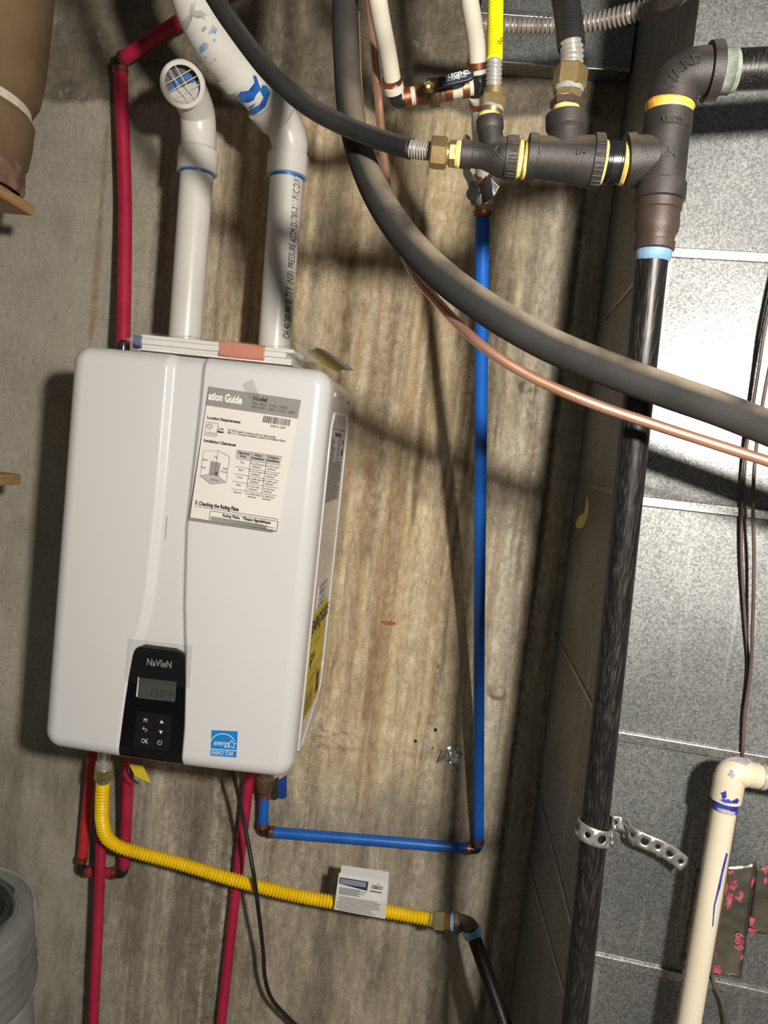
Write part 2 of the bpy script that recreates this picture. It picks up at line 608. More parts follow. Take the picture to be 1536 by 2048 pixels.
def vnoise(X, Z, sx, sz, seed):
    r = np.random.default_rng(seed)
    g = r.random((256, 256))
    a, b = X / sx + 37.3, Z / sz + 51.7
    i, j = np.floor(a).astype(int), np.floor(b).astype(int)
    fa, fb = a - i, b - j
    fa = fa * fa * (3 - 2 * fa)
    fb = fb * fb * (3 - 2 * fb)
    i0, i1, j0, j1 = i % 256, (i + 1) % 256, j % 256, (j + 1) % 256
    return (g[i0, j0] * (1 - fa) * (1 - fb) + g[i1, j0] * fa * (1 - fb) + g[i0, j1] * (1 - fa) * fb + g[i1, j1] * fa * fb)


def fbm(X, Z, sx, sz, seed, o=4):
    t, a, n = 0, 0.5, 0
    for k in range(o):
        t = t + a * vnoise(X, Z, sx / 2 ** k, sz / 2 ** k, seed + k)
        n += a
        a *= 0.55
    return t / n


def sstep(x, a, b):
    t = np.clip((x - a) / (b - a), 0, 1)
    return t * t * (3 - 2 * t)


WX0, WX1, WZ0, WZ1, WS = -0.95, 1.35, -1.0, 1.75, 0.0035
xs = np.arange(WX0, WX1, WS)
zs = np.arange(WZ0, WZ1, WS)
X, Z = np.meshgrid(xs, zs)
warp = (fbm(X, Z, 0.05, 0.25, 5) - 0.5)
pour = 1.218 + (X + 0.49) * 0.048 + (vnoise(X, Z * 0, 0.045, 1, 9) - 0.5) * 0.02
above = sstep(Z, pour - 0.006, pour + 0.012)
left = 1 - sstep(X, -0.32, -0.16)                     # smoother, greyer pour at the left
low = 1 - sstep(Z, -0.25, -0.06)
h = (fbm(X, Z, 0.02, 0.05, 20) - 0.5) * 0.0015 * (1 - 0.75 * left) + (fbm(X, Z, 0.2, 0.4, 30) - 0.5) * 0.008
h += above * ((fbm(X, Z, 0.05, 0.03, 40) - 0.5) * 0.007 + 0.002)
h += np.exp(-((Z - pour) / 0.006) ** 2) * vnoise(X, Z, 0.012, 0.02, 41) * 0.004
streak = fbm(X + warp * 0.03, Z, 0.022, 0.55, 50, 4)       # long vertical streaks
streak2 = fbm(X + warp * 0.04, Z, 0.009, 0.22, 60, 3)
white = np.zeros_like(X)
brown = np.zeros_like(X)
dark = np.zeros_like(X)


def drip(x0, z0, z1, w, amt, arr, hh=0.0, wob=0.012, seed=0):
    global h
    r = np.random.default_rng(seed)
    n = len(zs)
    walk = np.convolve(r.normal(0, 1, n), np.ones(18) / 18, 'same')
    walk = np.cumsum(walk) * wob * 0.025
    k0 = int(np.clip((z0 - WZ0) / WS, 0, n - 1))
    walk -= walk[k0]
    ww = w * (0.6 + 0.8 * np.interp(zs, np.linspace(WZ0, WZ1, 60), r.random(60)))
    m = sstep(zs, z1, z1 + 0.05) * (1 - sstep(zs, z0 - 0.02, z0))
    g = np.exp(-((X - x0 - walk[:, None]) / ww[:, None]) ** 2) * m[:, None]
    arr += g * amt
    if hh:
        h = h + g * hh


for k in range(95):                                     # pale mineral runs and brown stains in the middle of the wall
    x0 = rng.uniform(-0.14, 0.66)
    z0 = rng.uniform(0.2, 1.24)
    Ln = rng.uniform(0.25, 1.3)
    drip(x0, z0, z0 - Ln, rng.uniform(0.002, 0.006), rng.uniform(0.35, 1.0), white, rng.uniform(0.0001, 0.0006), seed=100 + k)
for k in range(60):
    x0 = rng.normal(0.25, 0.17)
    z0 = rng.uniform(0.3, 1.24)
    Ln = rng.uniform(0.3, 1.0)
    drip(x0, z0, z0 - Ln, rng.uniform(0.003, 0.011), rng.uniform(0.3, 0.9), brown, 0.0, seed=300 + k)
for k in range(26):
    x0 = rng.uniform(-0.12, 0.62)
    drip(x0, rng.uniform(0.9, 1.24), rng.uniform(0.2, 0.8), rng.uniform(0.006, 0.02), rng.uniform(0.3, 0.7), dark, 0.0, seed=500 + k)
for k in range(14):
    drip(rng.uniform(-0.28, 0.7), rng.uniform(-0.1, 0.05), -1.0, rng.uniform(0.003, 0.014), rng.uniform(0.3, 0.8), dark, 0.0, seed=600 + k)
for k in range(26):
    drip(rng.uniform(-0.05, 0.6), rng.uniform(-0.05, 0.05), rng.uniform(-0.9, -0.3), rng.uniform(0.002, 0.005), rng.uniform(0.2, 0.7), white, 0.0002, seed=700 + k)
drip(-0.352, 1.20, 0.70, 0.006, 1.0, brown, 0.0, 0.008, seed=801)
drip(-0.315, 1.21, 0.95, 0.004, 0.5, brown, 0.0, 0.008, seed=802)
drip(0.334, 0.205, -0.02, 0.004, 1.4, brown, 0.0, 0.006, seed=803)
drip(-0.005, -0.06, -1.0, 0.05, 0.7, dark, 0.0, 0.012, seed=804)     # dark damp streaks under the heater
drip(0.035, -0.06, -1.0, 0.03, 0.7, dark, 0.0, 0.012, seed=805)
drip(0.015, 0.05, -1.0, 0.0025, 1.2, white, 0.002, 0.004, seed=806)  # pale board seam
for sx_, hh_ in ((-0.16, 0.002), (0.135, 0.0015), (0.455, 0.0025)):
    drip(sx_, 1.24, -1.0, 0.004, 0.7, white, hh_, 0.006, seed=int(820 + sx_ * 50))
# rounded rib with a crusty edge beside the blue pipe, and the duct's shade painted darker right of it
rib = 0.612 + 0.0 * Z
h += np.exp(-((X - rib) / 0.022) ** 2) * 0.010
drip(0.640, 1.2, -1.0, 0.011, 1.1, dark, -0.004, 0.008, seed=830)
drip(0.632, 1.2, -1.0, 0.004, 0.6, white, 0.003, 0.010, seed=831)
dark += sstep(X, 0.63, 0.68) * 0.45  # duct's shadow on the wall, put into the colour
# repaired horizontal patch low on the wall, pebbly at its left end
pz = -0.045 + (X - 0.28) * 0.03
patch = sstep(X, 0.20, 0.23) * (1 - sstep(X, 0.50, 0.52)) * np.exp(-((Z - pz) / 0.026) ** 6)
h += patch * 0.003
peb = patch * (1 - sstep(X, 0.28, 0.34)) + 0.9 * np.exp(-((X - 0.235) / 0.025) ** 2 - ((Z - 0.0) / 0.05) ** 2)
h += peb * vnoise(X, Z, 0.008, 0.008, 77) * 0.006
white += peb * 0.5
patchm = patch
# small pits
for k in range(120):
    cx, cz = rng.uniform(-0.6, 0.7), rng.uniform(-0.8, 1.2)
    r = rng.uniform(0.002, 0.005)
    i0, j0 = int((cz - WZ0) / WS), int((cx - WX0) / WS)
    sl = (slice(max(i0 - 5, 0), i0 + 6), slice(max(j0 - 5, 0), j0 + 6))
    g = np.exp(-((X[sl] - cx) ** 2 + (Z[sl] - cz) ** 2) / r ** 2)
    h[sl] -= g * 0.003
    dark[sl] += g * rng.uniform(0, 0.7)
for (u, v, r, dp) in ((994, 1380, 0.017, 0.020), (1050, 775, 0.012, 0.012)):      # cast lumps
    lc = P(u, v, 0.0)
    q_ = np.hypot(X - lc.x, Z - lc.z) * (1 + 0.15 * vnoise(X, Z, 0.01, 0.01, 90))
    h += dp * np.exp(-(q_ / r) ** 4)
    dark += 0.5 * np.exp(-(q_ / (r * 1.6)) ** 2)
nv, nx_, nz_ = X.size, len(xs), len(zs)
co = np.empty((nv, 3), np.float32)
co[:, 0], co[:, 1], co[:, 2] = X.ravel(), -h.ravel(), Z.ravel()
idx = np.arange(nv).reshape(nz_, nx_)
quads = np.stack([idx[:-1, :-1], idx[:-1, 1:], idx[1:, 1:], idx[1:, :-1]], -1).reshape(-1, 4).astype(np.int32)
wme = bpy.data.meshes.new('wall_back')
wme.vertices.add(nv)
wme.vertices.foreach_set('co', co.ravel())
wme.loops.add(quads.size)
wme.loops.foreach_set('vertex_index', quads.ravel())
wme.polygons.add(len(quads))
wme.polygons.foreach_set('loop_start', np.arange(0, quads.size, 4, dtype=np.int32))
wme.polygons.foreach_set('use_smooth', np.ones(len(quads), bool))
wme.update(calc_edges=True)
warm = sstep(X, -0.22, 0.02) * (1 - 0.85 * sstep(X, 0.40, 0.62)) * (1 - 0.5 * above) * (1 - 0.75 * low)
for nm, arr in (('white', np.clip(white, 0, 1)), ('brown', np.clip(brown, 0, 1)), ('dark', np.clip(dark, 0, 1)), ('warm', warm), ('above', above),
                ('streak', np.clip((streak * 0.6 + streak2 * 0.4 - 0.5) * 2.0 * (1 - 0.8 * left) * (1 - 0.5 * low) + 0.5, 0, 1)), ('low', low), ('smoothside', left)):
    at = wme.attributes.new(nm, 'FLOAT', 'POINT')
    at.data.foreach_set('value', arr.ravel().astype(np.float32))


def wall_mat():
    m, nt, b = node_mat('stained_concrete')
    N = nt.nodes.new
    L = nt.links.new
    tc = N('ShaderNodeTexCoord')

    def attr(n):
        a = N('ShaderNodeAttribute')
        a.attribute_name = n
        return a.outputs['Fac']

    def noise(scale, det=6, stretch=None, rough=0.6):
        n = N('ShaderNodeTexNoise')
        n.inputs['Scale'].default_value = scale
        n.inputs['Detail'].default_value = det
        n.inputs['Roughness'].default_value = rough
        if stretch:
            mp = N('ShaderNodeMapping')
            mp.inputs['Scale'].default_value = stretch
            L(tc.outputs['Object'], mp.inputs[0])
            L(mp.outputs[0], n.inputs[0])
        else:
            L(tc.outputs['Object'], n.inputs[0])
        return n.outputs['Fac']

    def mix(f, a, c, mode='MIX'):
        x = N('ShaderNodeMix')
        x.data_type = 'RGBA'
        x.blend_type = mode
        for s, v in ((0, f), (6, a), (7, c)):
            if isinstance(v, (int, float)):
                x.inputs[s].default_value = v
            elif isinstance(v, tuple):
                x.inputs[s].default_value = (*v, 1)
            else:
                L(v, x.inputs[s])
        return x.outputs[2]

    def mul(a, c):
        x = N('ShaderNodeMath')
        x.operation = 'MULTIPLY'
        x.use_clamp = True
        for s, v in ((0, a), (1, c)):
            if isinstance(v, (int, float)):
                x.inputs[s].default_value = v
            else:
                L(v, x.inputs[s])
        return x.outputs[0]

    def rng_(v, a, c, t0=0.0, t1=1.0):
        x = N('ShaderNodeMapRange')
        x.inputs['From Min'].default_value = a
        x.inputs['From Max'].default_value = c
        x.inputs['To Min'].default_value = t0
        x.inputs['To Max'].default_value = t1
        L(v, x.inputs[0])
        return x.outputs[0]

    big = noise(5, 6)
    mid = noise(28, 7)
    fine = noise(160, 5)
    grey = mix(rng_(big, 0.35, 0.65), (0.305, 0.28, 0.225), (0.385, 0.352, 0.285))
    tan = mix(rng_(mid, 0.32, 0.68), (0.45, 0.335, 0.19), (0.66, 0.54, 0.355))
    col = mix(attr('warm'), grey, tan)
    st = attr('streak')
    col = mix(mul(mul(rng_(st, 0.46, 0.10), rng_(mid, 0.2, 0.55)), 0.8), col, (0.17, 0.122, 0.072))
    col = mix(mul(mul(rng_(st, 0.58, 0.95), rng_(mid, 0.3, 0.6)), 0.62), col, (0.70, 0.61, 0.46))
    col = mix(mul(attr('dark'), mul(rng_(mid, 0.25, 0.6), 0.75)), col, (0.085, 0.072, 0.056))
    col = mix(mul(attr('brown'), mul(rng_(mid, 0.2, 0.6), 0.75)), col, (0.225, 0.13, 0.06))
    col = mix(mul(attr('white'), mul(rng_(noise(70, 4), 0.35, 0.6), 0.6)), col, (0.60, 0.545, 0.45))
    up = mix(rng_(noise(14, 8), 0.35, 0.68), (0.075, 0.062, 0.045), (0.215, 0.182, 0.135))
    col = mix(mul(attr('above'), 0.88), col, up)
    efl = mul(attr('above'), rng_(noise(38, 6, (1, 1, 0.6)), 0.60, 0.70))
    col = mix(mul(efl, 0.5), col, (0.42, 0.39, 0.34))
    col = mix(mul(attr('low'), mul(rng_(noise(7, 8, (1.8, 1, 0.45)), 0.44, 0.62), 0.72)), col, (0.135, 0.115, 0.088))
    col = mix(mul(rng_(noise(11, 8, (1.0, 1, 0.7)), 0.52, 0.66), 0.30), col, (0.20, 0.175, 0.135))
    crisp = noise(60, 10, (1.6, 1, 0.55), 0.78)
    inv = N('ShaderNodeMath')
    inv.operation = 'SUBTRACT'
    inv.inputs[0].default_value = 1.0
    L(attr('smoothside'), inv.inputs[1])
    col = mix(rng_(inv.outputs[0], 0, 1, 0.2, 0.52), col, mix(rng_(crisp, 0.36, 0.64), (0.24, 0.235, 0.22), (0.74, 0.735, 0.72)), 'OVERLAY')
    spots = mul(rng_(noise(34, 9, (1.2, 1, 0.8), 0.75), 0.63, 0.70), inv.outputs[0])
    col = mix(mul(spots, 0.5), col, (0.56, 0.52, 0.44))
    col = mix(0.34, col, mix(rng_(fine, 0.3, 0.7), (0.30, 0.30, 0.30), (0.70, 0.70, 0.70)), 'OVERLAY')
    L(col, b.inputs['Base Color'])
    b.inputs['Roughness'].default_value = 0.82
    b.inputs['Specular IOR Level'].default_value = 0.3
    bp = N('ShaderNodeBump')
    bp.inputs['Strength'].default_value = 0.38
    bp.inputs['Distance'].default_value = 0.002
    L(noise(120, 8, None, 0.7), bp.inputs['Height'])
    L(bp.outputs[0], b.inputs['Normal'])
    return m


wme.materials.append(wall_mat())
wall = bpy.data.objects.new('wall_back', wme)
wall['kind'] = 'structure'
COL.objects.link(wall)
# solid body of the wall behind the cast face
wb = box('wall_core', (WX0, 0.012, WZ0), (WX1, 0.16, WZ1), MAT['concrete_cast'], wall)
fl = box('floor', (-1.6, -3.2, -1.06), (2.2, 0.2, -1.0), MAT['floor'])
fl['kind'] = 'structure'

# cast details that stick out of the wall
c = P(778, 1245, 0.0)
vsl = []
for k in range(16):
    a = 2 * math.pi * k / 16
    vsl.append(c + Vector((0.016 * math.cos(a), -0.0035, 0.0045 * math.sin(a) * (1 if math.sin(a) < 0 else 0.7))))
mesh_obj('rusty_tie_slot', vsl + [v + Vector((0, 0.012, 0)) for v in vsl],
         [tuple(range(16))] + [(i, i + 16, (i + 1) % 16 + 16, (i + 1) % 16) for i in range(16)], MAT['rust'], wall, False)
for (u, v) in ((871, 1459), (831, 1481), (864, 1495), (1072, 940)):
    c = P(u, v, 0.0)
    lathe('anchor_hole', c + Vector((0, 0.01, 0)), c + Vector((0, -0.0045, 0)), [(0, 0.0035), (0.9, 0.0036), (1, 0.003)], MAT['hole'], wall, 10)

# ---------------------------------------------------------------- sheet metal ducts
def galv(name, base1, base2, rough):
    m, nt, b = node_mat(name)
    N = nt.nodes.new
    L = nt.links.new
    tc = N('ShaderNodeTexCoord')
    n1 = N('ShaderNodeTexNoise')
    n1.inputs['Scale'].default_value = 5
    n1.inputs['Detail'].default_value = 6
    L(tc.outputs['Object'], n1.inputs[0])
    n2 = N('ShaderNodeTexVoronoi')
    n2.inputs['Scale'].default_value = 420
    L(tc.outputs['Object'], n2.inputs[0])
    n3 = N('ShaderNodeTexNoise')
    n3.inputs['Scale'].default_value = 5
    n3.inputs['Detail'].default_value = 7
    mp = N('ShaderNodeMapping')
    mp.inputs['Scale'].default_value = (9, 9, 0.5)
    L(tc.outputs['Object'], mp.inputs[0])
    L(mp.outputs[0], n3.inputs[0])
    r = N('ShaderNodeValToRGB')
    r.color_ramp.elements[0].position = 0.36
    r.color_ramp.elements[1].position = 0.66
    r.color_ramp.elements[0].color = (*base1, 1)
    r.color_ramp.elements[1].color = (*base2, 1)
    L(n1.outputs['Fac'], r.inputs[0])
    x = N('ShaderNodeMix')
    x.data_type = 'RGBA'
    x.blend_type = 'MULTIPLY'
    x.inputs[0].default_value = 0.62
    L(r.outputs[0], x.inputs[6])
    bw0 = N('ShaderNodeRGBToBW')
    L(n2.outputs['Color'], bw0.inputs[0])
    L(bw0.outputs[0], x.inputs[7])
    bw = N('ShaderNodeRGBToBW')
    L(x.outputs[2], bw.inputs[0])
    y = N('ShaderNodeMix')
    y.data_type = 'RGBA'
    y.inputs[0].default_value = 0.6
    L(x.outputs[2], y.inputs[6])
    L(bw.outputs[0], y.inputs[7])
    # pale dried runs
    rr = N('ShaderNodeMapRange')
    rr.inputs['From Min'].default_value = 0.60
    rr.inputs['From Max'].default_value = 0.72
    rr.inputs['To Max'].default_value = 0.45
    L(n3.outputs['Fac'], rr.inputs[0])
    z = N('ShaderNodeMix')
    z.data_type = 'RGBA'
    L(rr.outputs[0], z.inputs[0])
    L(y.outputs[2], z.inputs[6])
    z.inputs[7].default_value = (0.62, 0.64, 0.60, 1)
    L(z.outputs[2], b.inputs['Base Color'])
    b.inputs['Metallic'].default_value = 0.9
    b.inputs['Specular IOR Level'].default_value = 0.3
    ro = N('ShaderNodeMapRange')
    ro.inputs['To Min'].default_value = rough - 0.06
    ro.inputs['To Max'].default_value = rough + 0.08
    L(n1.outputs['Fac'], ro.inputs[0])
    L(ro.outputs[0], b.inputs['Roughness'])
    b1 = N('ShaderNodeBump')
    b1.inputs['Strength'].default_value = 0.10
    b1.inputs['Distance'].default_value = 0.0006
    L(n2.outputs['Distance'], b1.inputs['Height'])
    n4 = N('ShaderNodeTexNoise')
    n4.inputs['Scale'].default_value = 3.5
    n4.inputs['Detail'].default_value = 2
    L(tc.outputs['Object'], n4.inputs[0])
    b2 = N('ShaderNodeBump')
    b2.inputs['Strength'].default_value = 0.25
    b2.inputs['Distance'].default_value = 0.02
    L(n4.outputs['Fac'], b2.inputs['Height'])
    L(b1.outputs[0], b2.inputs['Normal'])
    L(b2.outputs[0], b.inputs['Normal'])
    g2 = N('ShaderNodeBsdfGlossy')
    g2.inputs['Roughness'].default_value = 0.24
    L(z.outputs[2], g2.inputs['Color'])
    L(b2.outputs[0], g2.inputs['Normal'])
    ms = N('ShaderNodeMixShader')
    ms.inputs[0].default_value = 0.14
    L(b.outputs[0], ms.inputs[1])
    L(g2.outputs[0], ms.inputs[2])
    L(ms.outputs[0], nt.nodes['Material Output'].inputs[0])
    return m


MAT['galv'] = galv('galvanised_sheet', (0.27, 0.285, 0.28), (0.38, 0.395, 0.385), 0.56)
MAT['galv_seam'] = galv('galvanised_cleat', (0.46, 0.47, 0.44), (0.58, 0.58, 0.55), 0.36)

DA = P(1152, 965, 0.012)                    # back left foot of the duct, on the wall
DB = P(1268, 985, 0.54)                     # front left edge
DTH = math.radians(7.0)
DE = Vector((math.cos(DTH), -math.sin(DTH), 0))
DN = Vector((-math.sin(DTH), -math.cos(DTH), 0))
DA.z = DB.z = 0
DC = DB + DE * 0.62
DL = (DB - DA).normalized()                 # along the left side, towards the room
DLN = Vector((DL.y, -DL.x, 0)) if Vector((DL.y, -DL.x, 0)).x < 0 else Vector((-DL.y, DL.x, 0))


def DP(u, v, off=0.0):
    return on_plane(u, v, DB + DN * off, DN)


def DS(u, v, off=0.0):
    return on_plane(u, v, DA + DLN * off, DLN)


duct = empty('air_duct', Vector((DB.x, DB.y, -1.0)), 'large galvanised sheet metal air duct standing against the wall at the right', 'duct')
ZT, ZB = 1.75, -1.0
seams = [((1345, 506), (1536, 517)), ((1285, 1002), (1536, 1030)), ((1240, 1472), (1536, 1521)), ((1190, 1920), (1536, 1984))]
szs = [0.5 * (DP(*a).z + DP(*b).z) for a, b in seams]
lv = [ZT] + szs + [ZB]
for i in range(5):
    z1, z0 = lv[i], lv[i + 1]
    a = DB.copy()
    q = [Vector((a.x, a.y, z1)), Vector((DC.x, DC.y, z1)), Vector((DC.x, DC.y, z0)), Vector((a.x, a.y, z0))]
    slab('front_panel', q, 0.004, MAT['galv'], duct)
side_lv = [ZT, DS(1190, 975).z, DS(1090, 1745).z, ZB]
for i in range(3):
    z1, z0 = side_lv[i], side_lv[i + 1]
    q = [Vector((DA.x, DA.y, z1)), Vector((DB.x, DB.y, z1)), Vector((DB.x, DB.y, z0)), Vector((DA.x, DA.y, z0))]
    slab('side_panel', q, 0.004, MAT['galv'], duct, direction=-DLN)
DD = DC + Vector((0.05, 0.66, 0))
slab('side_panel', [Vector((DC.x, DC.y, ZT)), Vector((DD.x, DD.y, ZT)), Vector((DD.x, DD.y, ZB)), Vector((DC.x, DC.y, ZB))], 0.004, MAT['galv'], duct, direction=Vector((-1, 0, 0)))
for z in szs:                                # flat drive cleats across the front
    a, b = DB + DN * 0.0 + Vector((0, 0, z)), DC + Vector((0, 0, z))
    q = [a + Vector((0, 0, 0.0065)), b + Vector((0, 0, 0.0065)), b - Vector((0, 0, 0.0065)), a - Vector((0, 0, 0.0065))]
    slab('seam_cleat', [p + DN * 0.0001 for p in q], 0.0045, MAT['galv_seam'], duct, bevel=0.001, direction=DN)
for (a, b) in (((1156, 966), (1243, 989)), ((1108, 1262), (1196, 1430)), ((1072, 1562), (1150, 1875)), ((1208, 640), (1290, 545)), ((1052, 1705), (1130, 1990))):
    p, q2 = DS(*a), DS(*b)
    w = Vector((0, 0, 0.0035))
    slab('side_crease', [p + w, q2 + w, q2 - w, p - w], 0.0025, MAT['galv_seam'], duct, bevel=0.0006, direction=DLN)
# torn paper scrap glued on the side panel
decal_poly = [(1174, 990), (1178, 1010), (1176, 1030), (1166, 1055), (1154, 1057), (1151, 1046), (1158, 1033), (1169, 1025)]
o = slab('paper_scrap', [DS(u, v, 0.001) for u, v in decal_poly], 0.0006, MAT['yellow_card'], None)
tag(o, 'small torn tan paper scrap stuck on the shaded side of the duct', 'paper scrap')

# horizontal branch duct near the ceiling, running along the wall into the main duct
BX0 = P(958, 80, 0.06).x
BX1 = min(DA.x, DA.x + (DB.x - DA.x) * 0.07 / 0.53) - 0.004
bz0 = P(1100, 131, 0.06).z
branch = empty('branch_duct', Vector(((BX0 + BX1) / 2, -0.03, bz0)), 'dark horizontal branch duct above the gas manifold, under the ceiling', 'duct')
bz1 = P(1100, 34, 0.06).z
box('front_panel', (BX0, -0.060, bz0), (BX1, -0.056, bz1), MAT['galv'], branch)
box('bottom_panel', (BX0, -0.056, bz0), (BX1, -0.010, bz0 + 0.004), MAT['galv'], branch)
box('end_panel', (BX0 - 0.004, -0.060, bz0), (BX0, -0.010, 1.74), MAT['galv'], branch)
box('edge_lip', (BX0 - 0.004, -0.066, bz0 - 0.003), (BX1, -0.0605, bz0 + 0.004), MAT['galv_seam'], branch, 0.001)
box('seam_cleat', (BX0 - 0.004, -0.064, bz1 - 0.004), (BX1, -0.0605, bz1 + 0.006), MAT['galv_seam'], branch, 0.001)
box('upper_panel', (BX0, -0.060, bz1 + 0.006), (BX1, -0.056, 1.74), MAT['galv'], branch)

# ---------------------------------------------------------------- tankless water heater
HW, HH, YF, YB = 0.22, 0.695, -0.356, -0.02
RC, RF = 0.030, 0.026
heater = empty('tankless_water_heater', (0, -0.19, 0), 'white wall hung tankless water heater with black control panel', 'water heater')


def lerp_tab(z, tab):
    zs_ = [t[0] for t in tab]
    return float(np.interp(z, zs_, [t[1] for t in tab]))


XL = [(-0.01, -0.079), (0.10, -0.073), (0.19, -0.067), (0.24, -0.056), (0.29, -0.050), (0.45, -0.047), (0.70, -0.048)]
XR = [(-0.01, 0.032), (0.07, 0.032), (0.20, 0.023), (0.28, 0.014), (0.41, 0.006), (0.50, 0.008), (0.62, 0.011), (0.70, 0.011)]


def half_w(z):
    dz = min(z, HH - z)
    if dz >= RC:
        return HW
    dz = max(dz, 0)
    return HW - (RC - math.sqrt(max(RC * RC - (RC - dz) ** 2, 0)))


def fillet(x, z):
    ax, az = abs(x), abs(z - HH / 2)
    qx, qz = ax - (HW - RC), az - (HH / 2 - RC)
    sd = math.hypot(max(qx, 0), max(qz, 0)) + min(max(qx, qz), 0) - RC
    s = -sd
    if s >= RF:
        return 0.0
    s = max(s, 0)
    return RF - math.sqrt(max(RF * RF - (RF - s) ** 2, 0))


def cover_y(x, z, channel=True):
    y = YF + fillet(x, z) * 0.95
    y -= 0.009 * (1 - (x / HW) ** 2)
    if channel:
        xl, xr = lerp_tab(z, XL), lerp_tab(z, XR)
        if xl - 0.006 < x < xr + 0.005:
            a = (x - xl + 0.006) / 0.015
            a = min(max(a, 0), 1)
            a = a * a * (3 - 2 * a)
            b = min(max((xr + 0.003 - x) / 0.0095, 0), 1)
            b = b * b * (3 - 2 * b)
            y += 0.010 * a * b
    return y


NX, NZ = 250, 300
vv, ff = [], []
for j in range(NZ + 1):
    t = j / NZ
    z = HH * (0.5 - 0.5 * math.cos(math.pi * t)) * 0.35 + HH * t * 0.65
    w = half_w(z)
    for i in range(NX + 1):
        s = i / NX * 2 - 1
        x = w * (0.75 * s + 0.25 * math.sin(s * math.pi / 2))
        vv.append((x, cover_y(x, z), z))
for j in range(NZ):
    for i in range(NX):
        a = j * (NX + 1) + i
        ff.append((a, a + 1, a + NX + 2, a + NX + 1))
# skirt from the moulded face back to the casing
rim = [i for i in range(NX + 1)] + [(j + 1) * (NX + 1) - 1 for j in range(1, NZ + 1)] + [NZ * (NX + 1) + i for i in range(NX - 1, -1, -1)] + [j * (NX + 1) for j in range(NZ - 1, 0, -1)]
base = len(vv)
for k in rim:
    x, y, z = vv[k]
    vv.append((x, YF + RF + 0.022, z))
for k in range(len(rim)):
    k2 = (k + 1) % len(rim)
    ff.append((rim[k], base + k, base + k2, rim[k2]))
cover = mesh_obj('front_cover', vv, ff, MAT['enamel'], heater)


def rrect(w0, w1, z0, z1, r, n=8):
    out = []
    for cx, cz, a0 in ((w1 - r, z0 + r, -90), (w1 - r, z1 - r, 0), (w0 + r, z1 - r, 90), (w0 + r, z0 + r, 180)):
        for k in range(n + 1):
            a = math.radians(a0 + 90 * k / n)
            out.append((cx + r * math.cos(a), cz + r * math.sin(a)))
    return out


out = rrect(-HW + 0.0015, HW - 0.0015, 0.0015, HH - 0.0015, RC - 0.004)
n = len(out)
cas = mesh_obj('casing', [(x, YF + RF + 0.020, z) for x, z in out] + [(x, YB, z) for x, z in out],
               [tuple(range(n)), tuple(reversed(range(n, 2 * n)))] + [(i, i + n, (i + 1) % n + n, (i + 1) % n) for i in range(n)], MAT['casing'], heater)
sharpen(cas, 40)
box('wall_bracket', (-0.12, YB, 0.50), (0.12, -0.004, 0.60), MAT['casing'], heater, 0.002)
# embossed bead around the side panel
xs_ = HW - 0.0015
bead = [(-0.292, 0.030), (-0.292, 0.600), (-0.270, 0.628), (-0.090, 0.634), (-0.066, 0.612), (-0.066, 0.095), (-0.082, 0.078), (-0.270, 0.022)]
bp_ = []
for i in range(len(bead)):
    a, b = bead[i], bead[(i + 1) % len(bead)]
    for k in range(10):
        bp_.append(Vector((xs_, a[0] + (b[0] - a[0]) * k / 10, a[1] + (b[1] - a[1]) * k / 10)))
bp_.append(bp_[0].copy())
sweep('side_bead', bp_, [0.0028] * len(bp_), MAT['enamel'], heater, 8, False)
for y in (-0.285, -0.19, -0.085):
    lathe('rivet', (xs_ - 0.002, y, 0.660), (xs_ + 0.003, y, 0.662), [(0, 0.005), (0.6, 0.005), (1, 0.002)], MAT['enamel'], heater, 12)

# labels on the right side of the casing
EY, EZ = Vector((0, 1, 0)), Vector((0, 0, 1))


def side_label(name, y0, y1, z0, z1, m):
    return slab(name, [(xs_ + 0.0006, y0, z1), (xs_ + 0.0006, y1, z1), (xs_ + 0.0006, y1, z0), (xs_ + 0.0006, y0, z0)], 0.0006, m, heater, direction=Vector((-1, 0, 0)))


rl = side_label('rating_label', -0.280, -0.092, 0.470, 0.606, MAT['print_lightgrey'])
o0 = Vector((xs_ + 0.0006, -0.280, 0.606))
segs = [(0.004, -0.003, 0.184, -0.003, 0.001)]
rl_r = random.Random(3)
for k in range(34):
    y = -0.020 - k * 0.0034
    if k < 13:
        segs.append((0.006, y, 0.006 + rl_r.uniform(0.03, 0.06), y, 0.0011))
        segs.append((0.095, y, 0.095 + rl_r.uniform(0.02, 0.04), y, 0.0011))
    else:
        segs.append((0.006, y, 0.006 + rl_r.uniform(0.13, 0.175), y, 0.0012))
segs += [(0.155, -0.045, 0.175, -0.045, 0.012), (0.160, -0.025, 0.172, -0.025, 0.008)]
lines_mesh('rating_print', segs, 0.001, o0, EY, EZ, MAT['print'], rl)
text('rating_title', 'Rating Plate/Plaque', 0.011, o0 + EY * 0.045 + EZ * -0.0155, EY, EZ, MAT['print'], rl, bold=0.0004)
bl = side_label('barcode_label', -0.238, -0.138, 0.277, 0.316, MAT['print_white'])
o0 = Vector((xs_ + 0.0006, -0.238, 0.316))
segs = [(0.001, -0.001, 0.099, -0.001, 0.0018), (0.001, -0.038, 0.099, -0.038, 0.0018), (0.001, 0, 0.001, -0.039, 0.003), (0.099, 0, 0.099, -0.039, 0.003)]
for k in range(22):
    if k % 5 != 3:
        segs.append((0.014 + k * 0.0032, -0.008, 0.014 + k * 0.0032, -0.0175, rl_r.choice((0.0010, 0.0020))))
        segs.append((0.014 + k * 0.0032, -0.024, 0.014 + k * 0.0032, -0.0325, rl_r.choice((0.0010, 0.0020))))
segs += [(0.014, -0.0045, 0.085, -0.0045, 0.0014), (0.03, -0.0205, 0.085, -0.0205, 0.0014), (0.02, -0.0355, 0.06, -0.0355, 0.001)]
